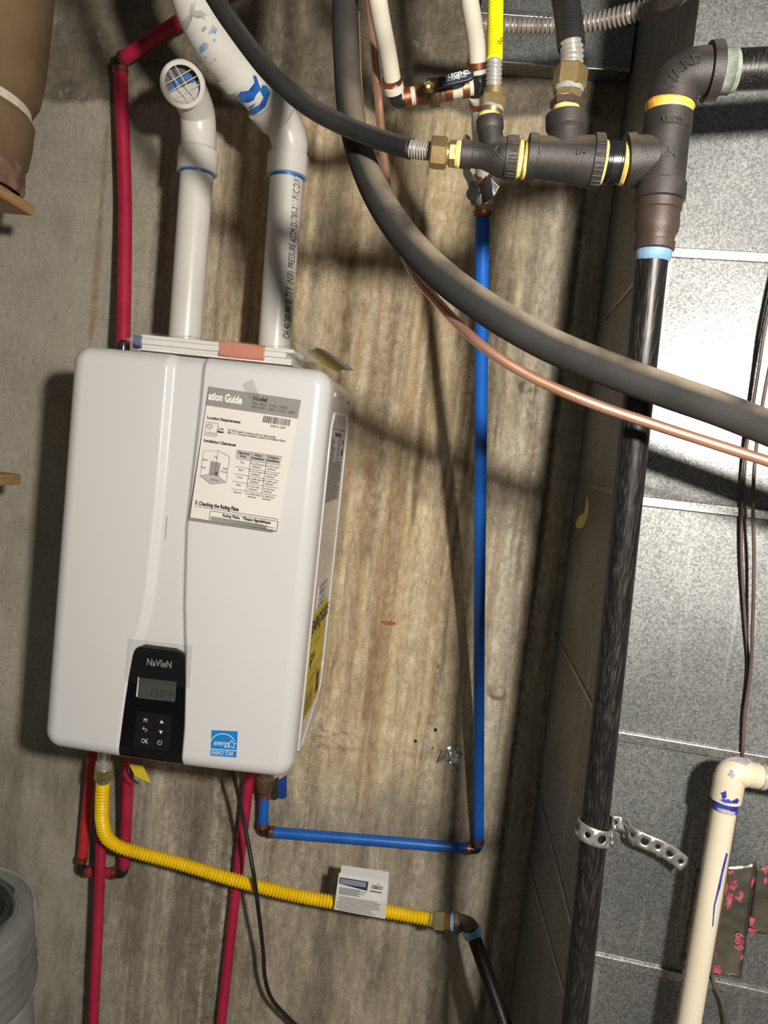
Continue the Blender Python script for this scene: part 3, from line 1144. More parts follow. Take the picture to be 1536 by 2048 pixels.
lines_mesh('barcode_print', segs, 0.001, o0, EY, EZ, MAT['print'], bl)
eg = side_label('energy_guide_label', -0.284, -0.092, 0.074, 0.272, MAT['yellow_label'])
o0 = Vector((xs_ + 0.0006, -0.284, 0.272))
text('energy_guide_title', 'ENERGYGUIDE', 0.034, o0 + EY * 0.008 + EZ * -0.036, EY, EZ, MAT['print'], eg, sx=0.88, bold=0.0012)
text('energy_guide_price', '$214', 0.026, o0 + EY * 0.022 + EZ * -0.096, EY, EZ, MAT['print'], eg, bold=0.0006)
segs = [(0.010, -0.006, 0.18, -0.006, 0.0009), (0.004, -0.044, 0.11, -0.044, 0.0012), (0.15, -0.046, 0.185, -0.046, 0.001), (0.004, -0.055, 0.19, -0.055, 0.0008),
        (0.06, -0.065, 0.13, -0.065, 0.0018), (0.004, -0.114, 0.19, -0.114, 0.001), (0.03, -0.126, 0.12, -0.126, 0.0015), (0.03, -0.134, 0.15, -0.134, 0.0018),
        (0.004, -0.146, 0.12, -0.146, 0.001), (0.03, -0.102, 0.04, -0.102, 0.008), (0.10, -0.042, 0.112, -0.042, 0.007), (0.13, -0.150, 0.165, -0.150, 0.018), (0.135, -0.172, 0.17, -0.172, 0.02)]
for k in range(9):
    segs.append((0.010, -0.155 - k * 0.0042, 0.10, -0.155 - k * 0.0042, 0.0012))
lines_mesh('energy_guide_print', segs, 0.001, o0, EY, EZ, MAT['print'], eg)

# control panel follows the bottom of the channel
prof = [(0.0005, -0.0775, 0.0325), (0.03, -0.0765, 0.0325), (0.075, -0.0745, 0.0320), (0.104, -0.073, 0.0305), (0.150, -0.070, 0.0275), (0.184, -0.0665, 0.0235),
        (0.193, -0.0645, 0.0215), (0.199, -0.061, 0.0175), (0.203, -0.056, 0.011), (0.2045, -0.050, 0.004)]
vv, ff = [], []
rows, cols = 70, 24
for j in range(rows + 1):
    z = 0.0005 + (0.2045 - 0.0005) * j / rows
    a = float(np.interp(z, [p[0] for p in prof], [p[1] for p in prof]))
    b = float(np.interp(z, [p[0] for p in prof], [p[2] for p in prof]))
    for i in range(cols + 1):
        x = a + (b - a) * i / cols
        vv.append((x, cover_y(x, z, False) - 0.0012 + (0.004 if z > 0.2035 else 0), z))
for j in range(rows):
    for i in range(cols):
        a = j * (cols + 1) + i
        ff.append((a, a + 1, a + cols + 2, a + cols + 1))
rim = [i for i in range(cols + 1)] + [(j + 1) * (cols + 1) - 1 for j in range(1, rows + 1)] + [rows * (cols + 1) + i for i in range(cols - 1, -1, -1)] + [j * (cols + 1) for j in range(rows - 1, 0, -1)]
base = len(vv)
for k in rim:
    x, y, z = vv[k]
    vv.append((x, y + 0.012, z))
for k in range(len(rim)):
    k2 = (k + 1) % len(rim)
    ff.append((rim[k], base + k, base + k2, rim[k2]))
panel = mesh_obj('control_panel', vv, ff, MAT['panel_black'], heater)
sharpen(panel, 50)
EX = Vector((1, 0, 0))
YP = cover_y(-0.02, 0.1, False) - 0.0014


def FP(u, v, y=None):
    return P(u, v, -(YP if y is None else y))


def panel_quad(name, q, m, th=0.0006):
    return slab(name, [FP(u, v, YP - 0.0008) for u, v in q], th, m, panel)


panel_quad('display', [(278, 1355), (353, 1364), (350, 1404), (276, 1396)], MAT['lcd'])
slab('display_edge', [FP(u, v, YP - 0.0010) for u, v in ((276, 1354), (278, 1354), (275, 1394), (272, 1393))], 0.0006, MAT['lcd_edge'], panel)
ex_ = (FP(353, 1364) - FP(278, 1355)).normalized()
text('display_digits', '120\u00b0F', 0.019, FP(298, 1391), ex_, EZ, MAT['lcd_digit'], panel, off=0.0010, sx=0.95)
text('brand_lettering', 'NaVIeN', 0.0165, FP(293, 1329.5), EX, EZ, MAT['logo_grey'], panel, off=0.0010, sx=0.80, bold=0.0003)
panel_quad('keypad', [(273, 1421), (344, 1432), (338, 1503), (267, 1493)], MAT['keypad'])
text('key_menu', 'M', 0.0105, FP(287, 1443.5), EX, EZ, MAT['icon_white'], panel, off=0.0012, sx=0.85)
text('key_ok', 'OK', 0.0115, FP(282.5, 1485), EX, EZ, MAT['icon_white'], panel, off=0.0012, sx=0.72)
for poly, nm in (([(323, 1440), (327.3, 1447), (319.3, 1446.2)], 'key_up'), ([(318, 1461), (325.6, 1462), (321.3, 1468.2)], 'key_down')):
    slab(nm, [FP(u, v, YP - 0.0014) for u, v in poly], 0.0004, MAT['icon_white'], panel)


def flat_curve(name, pts, w, m, parent, y):
    segs_ = []
    for a, b in zip(pts, pts[1:]):
        pa, pb = FP(*a, y), FP(*b, y)
        segs_.append((pa.x, pa.z, pb.x, pb.z, w))
    return lines_mesh(name, segs_, w, Vector((0, y, 0)), EX, EZ, m, parent, off=0.0002)


flat_curve('key_back', [(288.5, 1454), (285, 1456.5), (289, 1459.5)], 0.0008, MAT['icon_white'], panel, YP - 0.0014)
flat_curve('key_back', [(285, 1456.5), (291, 1457), (294, 1459), (293.5, 1462), (289.5, 1463)], 0.0008, MAT['icon_white'], panel, YP - 0.0014)
flat_curve('key_power', [(319.5 + 4.4 * math.sin(a), 1485 - 4.4 * math.cos(a)) for a in [math.radians(38 + 284 * k / 14) for k in range(15)]], 0.0008, MAT['icon_white'], panel, YP - 0.0014)
flat_curve('key_power', [(319.6, 1480), (319.4, 1485)], 0.0008, MAT['icon_white'], panel, YP - 0.0014)
# thin clear protective film around the panel
slab('panel_film', [P(u, v, -(YF - 0.0115)) for u, v in ((256, 1277), (385, 1291), (379, 1376), (249, 1362))], 0.0003, MAT['panel_film'], heater)

# blue efficiency sticker
ys = cover_y(0.10, 0.05) - 0.0008
SQ = [P(u, v, -ys) for u, v in ((423, 1460), (475.5, 1463), (472.5, 1515), (420.5, 1511))]
star = slab('efficiency_sticker', SQ, 0.0005, MAT['sticker_blue'], heater)
so = SQ[3]
sx_ = (SQ[2] - SQ[3])
sy_ = (SQ[0] - SQ[3])
SWd, SHt = sx_.length, sy_.length
sx_.normalize()
sy_.normalize()
segs = [(0, SHt * 0.265, SWd, SHt * 0.265, 0.0012)]
arc = []
for k in range(15):
    a = math.radians(170 - 148 * k / 14)
    arc.append((SWd * 0.47 + SWd * 0.475 * math.cos(a), SHt * 0.49 + SHt * 0.40 * math.sin(a)))
segs += [(a[0], a[1], b[0], b[1], 0.0011) for a, b in zip(arc, arc[1:])]
st = []
for k in range(11):
    a = math.radians(90 + 36 * k)
    r = 0.185 if k % 2 == 0 else 0.080
    st.append((SWd * 0.795 + SWd * r * math.cos(a), SHt * 0.50 + SHt * r * math.sin(a)))
segs += [(a[0], a[1], b[0], b[1], 0.0008) for a, b in zip(st, st[1:])]
lines_mesh('sticker_print', segs, 0.001, so, sx_, sy_, MAT['print_white'], star, 0.0005)
text('sticker_lettering', 'ENERGY STAR', SHt * 0.235, so + sx_ * SWd * 0.04 + sy_ * SHt * 0.055, sx_, sy_, MAT['print_white'], star, sx=0.57, off=0.0005)
text('sticker_script', 'energy', SHt * 0.30, so + sx_ * SWd * 0.09 + sy_ * SHt * 0.43, sx_, sy_, MAT['print_white'], star, sx=0.78, off=0.0005, shear=0.35)
# pen scratch on the face
lines_mesh('pen_scratch', [(P(u0, v0, 0.358).x, P(u0, v0, 0.358).z, P(u1, v1, 0.358).x, P(u1, v1, 0.358).z, 0.0006) for u0, v0, u1, v1 in ((333, 1033, 331.5, 1055), (331.5, 1055, 330, 1079))],
           0.0006, Vector((0, cover_y(-0.031, 0.4) - 0.0006, 0)), EX, EZ, MAT['print'], heater)

# ---------------------------------------------------------------- taped guide sheet
ysh = YF - 0.0125
GQ = [P(418, 773, -ysh), P(602, 800, -ysh), P(556, 1062, -ysh + 0.004), P(380, 1035, -ysh + 0.006)]
sheet = empty('guide_sheet', GQ[3], 'printed installation guide sheet with grey header taped on the heater front', 'paper sheet')
page = slab('page', GQ, 0.0008, MAT['paper'], sheet)
slab('back_page', [GQ[0] + Vector((-0.0005, 0.002, -0.001)), GQ[1] + Vector((0.0, 0.002, -0.001)), P(548, 1064, -ysh + 0.001), P(377, 1040, -ysh + 0.001)], 0.0008, MAT['print_grey'], sheet)
GX = GQ[1] - GQ[0]
GY = GQ[0] - GQ[3]
GWd, GHt = GX.length, GY.length
gx, gy = GX.normalized(), GY.normalized()
go = GQ[3]


def GP(s, t):                                # s to the right, t upwards, both 0..1
    return GQ[3].lerp(GQ[2], s).lerp(GQ[0].lerp(GQ[1], s), t)


def gtext(name, s, size, x, t, mat_, **kw):
    return text(name, s, size, GP(x, t), gx, gy, mat_, sheet, off=0.0009, **kw)


gn = gx.cross(gy).normalized()
if gn.dot(CAM - go) < 0:
    gn = -gn
slab('header_band', [GP(0, 0.858) + gn * 0.0006, GP(1, 0.858) + gn * 0.0006, GP(1, 1) + gn * 0.0006, GP(0, 1) + gn * 0.0006], 0.0004, MAT['print_grey'], sheet)
gtext('header_lettering', 'ation Guide', 0.0178, 0.012, 0.905, MAT['print_white'], sx=0.66, bold=0.0006)
gtext('model_heading', 'Model', 0.0094, 0.49, 0.948, MAT['print'], bold=0.0004)
gtext('model_line', 'NPE-180A2 / 210A2 / 240A2', 0.0064, 0.49, 0.915, MAT['print'], sx=0.78)
gtext('model_line', 'NPE-150S2 / 180S2 / 210S2 / 240S2', 0.0064, 0.49, 0.887, MAT['print'], sx=0.78)
gtext('section_heading', 'Location Requirements', 0.0066, 0.03, 0.760, MAT['print'], bold=0.0002, sx=0.9)
gtext('note_line', 'DO NOT install in locations with very high humidity.', 0.0052, 0.275, 0.690, MAT['print'], sx=0.72)
gtext('note_line', 'Refer to 3.1 Choosing an Installation Location in the Installation Manual', 0.0052, 0.275, 0.672, MAT['print'], sx=0.64)
slab('note_badge', [GP(s, t) + gn * 0.0005 for s, t in ((0.155, 0.685), (0.17, 0.668), (0.225, 0.668), (0.24, 0.685), (0.225, 0.702), (0.17, 0.702))], 0.0003, MAT['print'], sheet)
text('note_lettering', 'Note', 0.0064, GP(0.165, 0.680), gx, gy, MAT['print_white'], sheet, off=0.0014, bold=0.0002)
gtext('section_heading', 'Installation Clearances', 0.0066, 0.03, 0.585, MAT['print'], bold=0.0002, sx=0.9)
gtext('check_heading', '2', 0.0085, 0.032, 0.108, MAT['print'], bold=0.0003)
gtext('check_heading', 'Checking the Rating Plate', 0.0088, 0.075, 0.105, MAT['print'], sx=0.74, bold=0.0003)
gtext('plate_heading', 'Rating Plate,  *Plaque Signal\u00e9tique', 0.0066, 0.36, 0.046, MAT['print'], sx=0.9, bold=0.0002)
gtext('barcode_number', '30016 069', 0.0055, 0.72, 0.768, MAT['print'], sx=1.1)
W_, H_ = GWd, GHt
segs = []
bc = random.Random(5)
x = 0.635
while x < 0.93:
    w = bc.choice((0.0006, 0.0009, 0.0014))
    segs.append((x * W_, 0.795 * H_, x * W_ + 0.0006, 0.845 * H_, w))
    x += w / W_ + bc.choice((0.006, 0.009))
lines_mesh('barcode', segs, 0.001, go, gx, gy, MAT['print'], sheet, 0.0009)
segs = []
for t, y in ((0.56, 0), (0.495, 0), (0.435, 0), (0.38, 0), (0.323, 0), (0.265, 0)):
    segs.append((0.405 * W_, t * H_, 0.90 * W_, t * H_, 0.0004))
for s in (0.565, 0.735):
    segs.append((s * W_, 0.265 * H_, s * W_, 0.56 * H_, 0.0004))
segs += [(0.03 * W_, 0.092 * H_, 0.95 * W_, 0.092 * H_, 0.0006), (0.21 * W_, 0.075 * H_, 0.955 * W_, 0.075 * H_, 0.0006), (0.21 * W_, 0.004 * H_, 0.21 * W_, 0.075 * H_, 0.0006), (0.955 * W_, 0.004 * H_, 0.955 * W_, 0.075 * H_, 0.0006)]
for k in range(6):
    segs.append((0.225 * W_, (0.033 - k * 0.0055) * H_, (0.90 + bc.uniform(-0.1, 0.04)) * W_, (0.033 - k * 0.0055) * H_, 0.0005))
lines_mesh('ruled_lines', segs, 0.0005, go, gx, gy, MAT['print'], sheet, 0.0010)['kind'] = 'stuff'
segs = []
# box drawing of the clearances and the small pictogram frame
bxp = {'a': (0.045, 0.515), 'b': (0.20, 0.535), 'c': (0.335, 0.500), 'd': (0.045, 0.325), 'e': (0.175, 0.275), 'f': (0.335, 0.305), 'g': (0.20, 0.36)}
for p, q2 in ('ab', 'bc', 'ad', 'de', 'ef', 'cf', 'dg', 'gf', 'bg'):
    segs.append((bxp[p][0] * W_, bxp[p][1] * H_, bxp[q2][0] * W_, bxp[q2][1] * H_, 0.0004))
for p, q2 in (((0.03, 0.735), (0.16, 0.735)), ((0.16, 0.735), (0.16, 0.635)), ((0.16, 0.635), (0.03, 0.635)), ((0.03, 0.635), (0.03, 0.735)), ((0.055, 0.715), (0.085, 0.692))):
    segs.append((p[0] * W_, p[1] * H_, q2[0] * W_, q2[1] * H_, 0.0005))
for k in range(12):
    a, b = 2 * math.pi * k / 12, 2 * math.pi * (k + 1) / 12
    segs.append((0.07 * W_ + 0.0042 * math.cos(a), 0.704 * H_ + 0.0042 * math.sin(a), 0.07 * W_ + 0.0042 * math.cos(b), 0.704 * H_ + 0.0042 * math.sin(b), 0.0007))
for k in range(6):
    x = (0.045 + k * 0.019) * W_
    segs += [(x, 0.642 * H_, x + 0.0012, 0.652 * H_, 0.0006), (x + 0.0012, 0.652 * H_, x, 0.664 * H_, 0.0006)]
lines_mesh('drawing_lines', segs, 0.0005, go, gx, gy, MAT['print'], sheet, 0.0010)['kind'] = 'stuff'
slab('table_head', [GP(s, t) + gn * 0.0005 for s, t in ((0.405, 0.50), (0.90, 0.50), (0.90, 0.56), (0.405, 0.56))], 0.0003, MAT['print_lightgrey'], sheet)
slab('drawing_floor', [GP(s, t) + gn * 0.0005 for s, t in ((0.045, 0.325), (0.175, 0.275), (0.335, 0.305), (0.20, 0.36))], 0.0003, MAT['print_lightgrey'], sheet)
slab('drawing_unit', [GP(s, t) + gn * 0.0006 for s, t in ((0.14, 0.345), (0.25, 0.34), (0.25, 0.445), (0.14, 0.45))], 0.0003, MAT['print_grey'], sheet)
slab('drawing_unit_panel', [GP(s, t) + gn * 0.0009 for s, t in ((0.212, 0.345), (0.228, 0.345), (0.228, 0.375), (0.212, 0.375))], 0.0003, MAT['print'], sheet)
for tx, s, t in (('Top', 0.165, 0.475), ('Back', 0.05, 0.445), ('Side', 0.045, 0.385), ('Side', 0.285, 0.40), ('Front', 0.27, 0.375), ('Bottom', 0.17, 0.305)):
    gtext('drawing_word', tx, 0.0048, s, t, MAT['print'], sx=0.9)
for r_, (a, b, c_) in enumerate((('Clearance', 'Indoor', 'Outdoor'), ('from', 'Installation', 'Installation'))):
    for s, tx in ((0.485, a), (0.65, b), (0.815, c_)):
        gtext('table_word', tx, 0.0054, s, 0.535 - r_ * 0.024, MAT['print'], align='CENTER', bold=0.0002, sx=0.9)
rows_ = (('Top', '9 in (229 mm)', '36 in (915 mm)'), ('Back', '0.5 in (13 mm)', '0.5 in (13 mm)'), ('Front', '4 in (100 mm)', '24 in (600 mm)'), ('Sides', '3 in (76 mm)', '3 in (76 mm)'), ('Bottom', '12 in (300 mm)', '12 in (300 mm)'))
for r_, (a, b, c_) in enumerate(rows_):
    t = 0.466 - r_ * 0.0572
    gtext('table_word', a, 0.0046, 0.485, t, MAT['print'], align='CENTER', sx=0.9)
    for s, tx in ((0.65, b), (0.815, c_)):
        gtext('table_word', tx, 0.0046, s, t + 0.002, MAT['print'], align='CENTER', sx=0.85)
        gtext('table_word', 'minimum', 0.0046, s, t - 0.018, MAT['print'], align='CENTER', sx=0.85)
slab('clear_tape', [P(u, v, -ysh + 0.002) for u, v in ((486, 768), (506, 757), (523, 797), (501, 803))], 0.0003, MAT['tape'], sheet)

# ---------------------------------------------------------------- vent pipes
RP = 0.0302


def axis_frame(a, b):
    t = (b - a).normalized()
    toward = (CAM - a)
    f = (toward - t * toward.dot(t)).normalized()      # faces the room
    return t, f, t.cross(f)


VA, VB = P(371, 672, 0.18), P(394, 345, 0.18)
intake = empty('intake_vent_pipe', VA, 'white plastic air intake pipe on the heater ending in a screened elbow', 'vent pipe', None)
tube('pipe', [Vector((VA.x, VA.y, HH - 0.004)), VB + (VB - VA).normalized() * 0.03], RP, MAT['pvc'], intake, 36)
up = (VB - VA).normalized()
lathe('hub', VB - up * 0.002, VB + up * 0.042, [(0, RP + 0.001), (0.02, RP + 0.0065), (0.9, RP + 0.0065), (1, RP + 0.003)], MAT['pvc'], intake, 40)
pa = VB + up * 0.036
op = P(366, 168, 0.275)
opn = ((CAM + Vector((-0.10, 0, -0.12))) - op).normalized()
elb = tube('elbow', [pa, P(397, 262, 0.183), P(394, 226, 0.195), P(383, 196, 0.225), op - opn * 0.018], [0.0320, 0.0318, 0.0318, 0.0325, 0.0345], MAT['pvc'], intake, 40, 0.004)
# open mouth: ring, short bore and wire screen
t, f, s_ = opn, None, None
ref = Vector((0, 0, 1))
mx_ = ref.cross(opn).normalized()
mz_ = opn.cross(mx_)


def ring_mesh(name, c, r_out, r_in, back, front, m, parent, seg=40):
    vs_, fs = [], []
    for r, o_ in ((r_out, back), (r_out, front - 0.002), (r_out - 0.002, front), (r_in, front), (r_in, back)):
        for k in range(seg):
            a = 2 * math.pi * k / seg
            vs_.append(c + mx_ * (r * math.cos(a)) + mz_ * (r * math.sin(a)) + opn * o_)
    for i in range(4):
        for k in range(seg):
            k2 = (k + 1) % seg
            fs.append((i * seg + k, i * seg + k2, (i + 1) * seg + k2, (i + 1) * seg + k))
    o = mesh_obj(name, vs_, fs, m, parent)
    return sharpen(o, 40)


ring_mesh('mouth_ring', op, 0.0375, 0.0295, -0.020, 0.014, MAT['pvc'], intake)
lathe('mouth_back', op - opn * 0.020, op - opn * 0.014, [(0, 0.030), (1, 0.030)], MAT['bin_grey'], intake, 30)
slab('mouth_primer', [op - opn * 0.0125 + mx_ * a + mz_ * b for a, b in ((-0.020, -0.004), (0.002, 0.016), (0.020, 0.010), (0.016, 0.003), (0.0, 0.008), (-0.018, -0.014))], 0.0008, MAT['primer'], intake)
for k in (-1, 0, 1):
    off = k * 0.0125
    hl = math.sqrt(0.0297 ** 2 - off ** 2)
    d1 = (mx_ * 0.62 + mz_ * -0.78).normalized()
    d2 = (mx_ * 0.80 + mz_ * 0.60).normalized()
    if k != 1:
        c_ = op + opn * 0.008 + d2 * (off + 0.005)
        tube('screen_bar', [c_ - d1 * hl, c_ + d1 * hl], 0.0007, MAT['pvc'], intake, 8)
    c_ = op + opn * 0.0075 + d1 * off
    tube('screen_bar', [c_ - d2 * hl, c_ + d2 * hl], 0.0009, MAT['pvc'], intake, 8)
lathe('primer_ring', VB - up * 0.0055, VB + up * 0.001, [(0, RP + 0.0004), (0.5, RP + 0.0009), (1, RP + 0.0012)], MAT['primer'], intake, 36)

XA, XB = P(552, 676, 0.18), P(574, 352, 0.18)
exh = empty('exhaust_vent_pipe', XA, 'white plastic exhaust pipe printed with black lettering, bending up to the left', 'vent pipe')
pipe = tube('pipe', [Vector((XA.x, XA.y, HH - 0.004)), XB + (XB - XA).normalized() * 0.03], RP, MAT['pvc'], exh, 40)
up = (XB - XA).normalized()
lathe('hub', XB - up * 0.002, XB + up * 0.040, [(0, RP + 0.001), (0.02, RP + 0.0065), (0.9, RP + 0.0065), (1, RP + 0.003)], MAT['pvc'], exh, 40)
lathe('primer_ring', XB - up * 0.007, XB + up * 0.001, [(0, RP + 0.0004), (0.5, RP + 0.0009), (1, RP + 0.0012)], MAT['primer'], exh, 36)
E1 = [XB + up * 0.036, P(580, 290, 0.19), P(570, 255, 0.203), P(552, 228, 0.22)]
elbow1 = tube('elbow', E1, [0.0320, 0.0325, 0.0325, 0.0325], MAT['pvc'], exh, 40, 0.004)
h1a, h1b = P(560, 238, 0.215), P(527, 202, 0.245)
lathe('hub', h1a, h1b, [(0, 0.033), (0.12, 0.0370), (0.97, 0.0370), (1, 0.032)], MAT['pvc'], exh, 40)
mid = tube('coupling_pipe', [P(540, 214, 0.235), P(478, 146, 0.29)], RP + 0.001, MAT['pvc'], exh, 40)
h2a, h2b = P(487, 157, 0.282), P(465, 130, 0.30)
lathe('hub', h2a, h2b, [(0, 0.031), (0.06, 0.0375), (0.85, 0.0375), (1, 0.034)], MAT['pvc'], exh, 40)
elbow2 = tube('elbow', [P(474, 141, 0.293), P(440, 100, 0.325), P(411, 55, 0.355), P(388, 0, 0.385), P(375, -60, 0.41), P(366, -130, 0.43), P(350, -320, 0.45)], 0.0345, MAT['pvc'], exh, 40, 0.005)
bm_mid = bvh_of(mid)
for poly in ([(482, 183), (497, 181), (509, 165), (505, 150), (512, 152), (517, 166), (522, 178), (512, 190), (508, 200), (497, 205), (478, 204), (467, 199)],
             [(524, 170), (533, 172), (540, 186), (530, 214), (512, 228), (492, 227), (501, 217), (518, 210), (527, 195), (520, 182)],
             [(498, 213), (512, 206), (508, 212), (499, 217)]):
    decal('primer_smear', poly, bm_mid, MAT['primer'], mid, 3.5)
be2 = bvh_of(elbow2)
for k, (u, v, a, b_, m) in enumerate(((426, 60, 7, 9, 'primer_pale'), (408, 95, 8, 10, 'primer_pale'), (409, 57, 4, 8, 'primer_pale'), (398, 28, 17, 9, 'primer_grey'), (372, 45, 9, 17, 'primer_grey'),
                                      (428, 80, 3, 4, 'primer_pale'), (412, 114, 2.5, 2, 'primer_pale'), (422, 126, 2.5, 2, 'primer_pale'), (430, 119, 3, 2.5, 'primer_pale'), (385, 14, 6, 12, 'primer_grey'))):
    decal('primer_smear', blob(u, v, a, b_, 12, 0.4, 0.4, 40 + k), be2, MAT[m], elbow2, 3.0)
# lettering wrapped on the pipe
v_, f_ = text_geo('CH 40 280 PSI @ 73\u00b0F  (NSF)  PRESSURE ASTM D1785-21 / PVC DWV', 0.0215, 0.0, 'LEFT')
t, f, s_ = axis_frame(XA, XB)
if s_.x < 0:
    s_ = -s_
Ltxt = max(p.x for p in v_)
span = (P(590, 352, 0.2) - P(563, 680, 0.2)).length * 1.0
a0 = XA + t * ((P(563, 676, 0.2) - XA).dot(t))
vs_ = []
for p in v_:
    th = math.radians(38) - (p.y - 0.0075) / RP
    vs_.append(a0 + t * (p.x * span / Ltxt) + (f * math.cos(th) + s_ * math.sin(th)) * (RP + 0.0003))
mesh_obj('pipe_lettering', vs_, f_, MAT['print'], pipe, False)
# white vent collar clips on top of the heater
cx = P(545, 668, 0.18)
lathe('vent_collar', Vector((XA.x, XA.y, HH - 0.001)), Vector((XA.x, XA.y, HH + 0.014)), [(0, 0.040), (0.8, 0.040), (1, 0.034)], MAT['pvc'], exh, 30)
for u in (534, 548):
    c = P(u, 668, 0.235)
    box('collar_clip', (c.x - 0.0065, c.y - 0.006, HH + 0.001), (c.x + 0.0065, c.y + 0.01, HH + 0.019), MAT['pvc'], exh, 0.001)
c = P(511, 666, 0.22)
lathe('collar_screw', Vector((c.x, c.y, HH)), Vector((c.x, c.y, HH + 0.017)), [(0, 0.0015), (0.8, 0.0015), (0.82, 0.0045), (1, 0.0045)], MAT['steel'], exh, 12)
lathe('vent_collar', Vector((VA.x, VA.y, HH - 0.001)), Vector((VA.x, VA.y, HH + 0.012)), [(0, 0.040), (0.8, 0.040), (1, 0.034)], MAT['pvc'], intake, 30)

# ---------------------------------------------------------------- red water pipes
def crimp(c, d, r, parent, m='copper_ring', w=0.010):
    d = d.normalized() * w / 2
    return lathe('crimp_ring', c - d, c + d, [(0, r), (0.08, r + 0.0016), (0.92, r + 0.0016), (1, r)], MAT[m], parent, 24)


red1 = empty('red_water_pipe', P(246, 690, 0.03), 'long crimson plastic water pipe rising behind the heater top to an angled elbow', 'water pipe')
R1 = 0.0136
tube('pipe', [P(246, 700, 0.10), P(249, 560, 0.075), P(250, 400, 0.055), P(245, 250, 0.05), P(241, 146, 0.05)], R1, MAT['pex_red'], red1, 24)
crimp(P(241, 141, 0.05), P(241, 141, 0.05) - P(245, 250, 0.05), R1, red1, w=0.011)
tube('elbow', [P(241, 152, 0.05), P(239, 135, 0.05), P(236, 128, 0.051), P(241, 122, 0.054), P(254, 112, 0.060)], 0.0118, MAT['black_plastic'], red1, 20, 0.003)
crimp(P(247, 117, 0.057), P(360, 40, 0.10) - P(247, 117, 0.057), R1, red1, w=0.010)
tube('pipe', [P(248, 116, 0.057), P(300, 82, 0.08), P(380, 30, 0.11), P(450, -14, 0.13), P(620, -120, 0.16)], R1, MAT['pex_red'], red1, 24)

R2 = 0.0111
loop = empty('red_pipe_loop', P(200, 1745, 0.03), 'U shaped loop of bright red pipe with black elbows hanging under the heater left', 'water pipe')
tube('pipe', [P(186, 1510, 0.06), P(176, 1600, 0.04), P(165, 1712, 0.03)], R2, MAT['pex_red_light'], loop, 24)
crimp(P(163, 1719, 0.03), P(163, 1719, 0.03) - P(176, 1600, 0.03), R2, loop, w=0.011)
tube('elbow', [P(163, 1722, 0.03), P(162, 1735, 0.03), P(164, 1741, 0.03), P(170, 1743, 0.03), P(180, 1744, 0.03)], 0.0098, MAT['black_plastic'], loop, 20, 0.002)
crimp(P(175, 1743, 0.03), EX, R2, loop)
tube('pipe', [P(173, 1743, 0.03), P(230, 1746, 0.035)], R2, MAT['pex_red'], loop, 24)
crimp(P(229, 1746, 0.035), EX, R2, loop)
tube('elbow', [P(231, 1746, 0.035), P(240, 1747.5, 0.036), P(246, 1745, 0.037), P(248, 1738, 0.038), P(248, 1730, 0.038)], 0.0098, MAT['black_plastic'], loop, 20, 0.002)
crimp(P(248, 1732, 0.038), EZ, R2, loop, w=0.011)
tube('pipe', [P(248.5, 1733, 0.038), P(253, 1640, 0.06), P(258, 1500, 0.10)], R2 + 0.0008, MAT['pex_red'], loop, 24)
red2 = empty('red_water_pipe', P(187, 2050, 0.06), 'straight dark red pipe dropping behind the yellow hose bend, left of the pair', 'water pipe')
tube('pipe', [P(208, 1520, 0.085), P(203, 1660, 0.075), P(196, 1850, 0.072), P(186, 2060, 0.072), to_z(P(196, 1850, 0.072), P(186, 2060, 0.072), -0.995)], R2, MAT['pex_red'], red2, 24)
red3 = empty('red_water_pipe', P(440, 2050, 0.03), 'straight dark red pipe dropping to the floor beside the black power cord', 'water pipe')
tube('pipe', [P(501, 1540, 0.05), P(486, 1660, 0.035), P(464, 1850, 0.03), P(441, 2060, 0.03), to_z(P(464, 1850, 0.03), P(441, 2060, 0.03), -0.995)], R2, MAT['pex_red'], red3, 24)

# ---------------------------------------------------------------- blue water pipe
blue = empty('blue_water_pipe', P(955, 1690, 0.02), 'bright blue plastic water pipe running down the wall and across to the heater', 'water pipe')
tube('pipe', [P(965, 424, 0.385), P(963, 700, 0.31), P(960, 1000, 0.22), P(958, 1300, 0.12), P(957, 1690, 0.022)], R2, MAT['pex_blue'], blue, 28, 0.006)
crimp(P(957, 1682, 0.024), EZ, R2, blue)
tube('elbow', [P(957, 1684, 0.022), P(956, 1692, 0.021), P(951, 1698, 0.02), P(942, 1698, 0.02), P(932, 1697, 0.02)], 0.0098, MAT['black_plastic'], blue, 20, 0.002)
crimp(P(937, 1697, 0.02), EX, R2, blue)
tube('pipe', [P(938, 1697, 0.02), P(740, 1680, 0.024), P(542, 1664, 0.03)], R2, MAT['pex_blue'], blue, 28)
crimp(P(544, 1664, 0.03), EX, R2, blue)
tube('elbow', [P(542, 1664, 0.03), P(534, 1664, 0.03), P(528, 1662, 0.03), P(525, 1656, 0.031), P(525, 1645, 0.033)], 0.0098, MAT['black_plastic'], blue, 20, 0.002)
crimp(P(526, 1650, 0.033), EZ, R2, blue)
tube('pipe', [P(526, 1650, 0.033), P(529, 1586, 0.045)], R2 - 0.0002, MAT['pex_blue'], blue, 28)
crimp(P(529, 1592, 0.044), EZ, R2, blue)
bval = empty('ball_valve', P(530, 1572, 0.05), 'brass valve with small blue handle under the heater right corner', 'valve')
va, vb = P(529, 1583, 0.047), P(531, 1545, 0.06)
lathe('valve_body', va, vb, [(0, 0.0125), (0.15, 0.0165), (0.4, 0.0165), (0.45, 0.019), (0.8, 0.019), (0.85, 0.014), (1, 0.014)], MAT['brass_dark'], bval, 20)
tube('valve_stem', [P(538, 1568, 0.055), P(557, 1567, 0.075)], 0.005, MAT['brass_dark'], bval, 12)
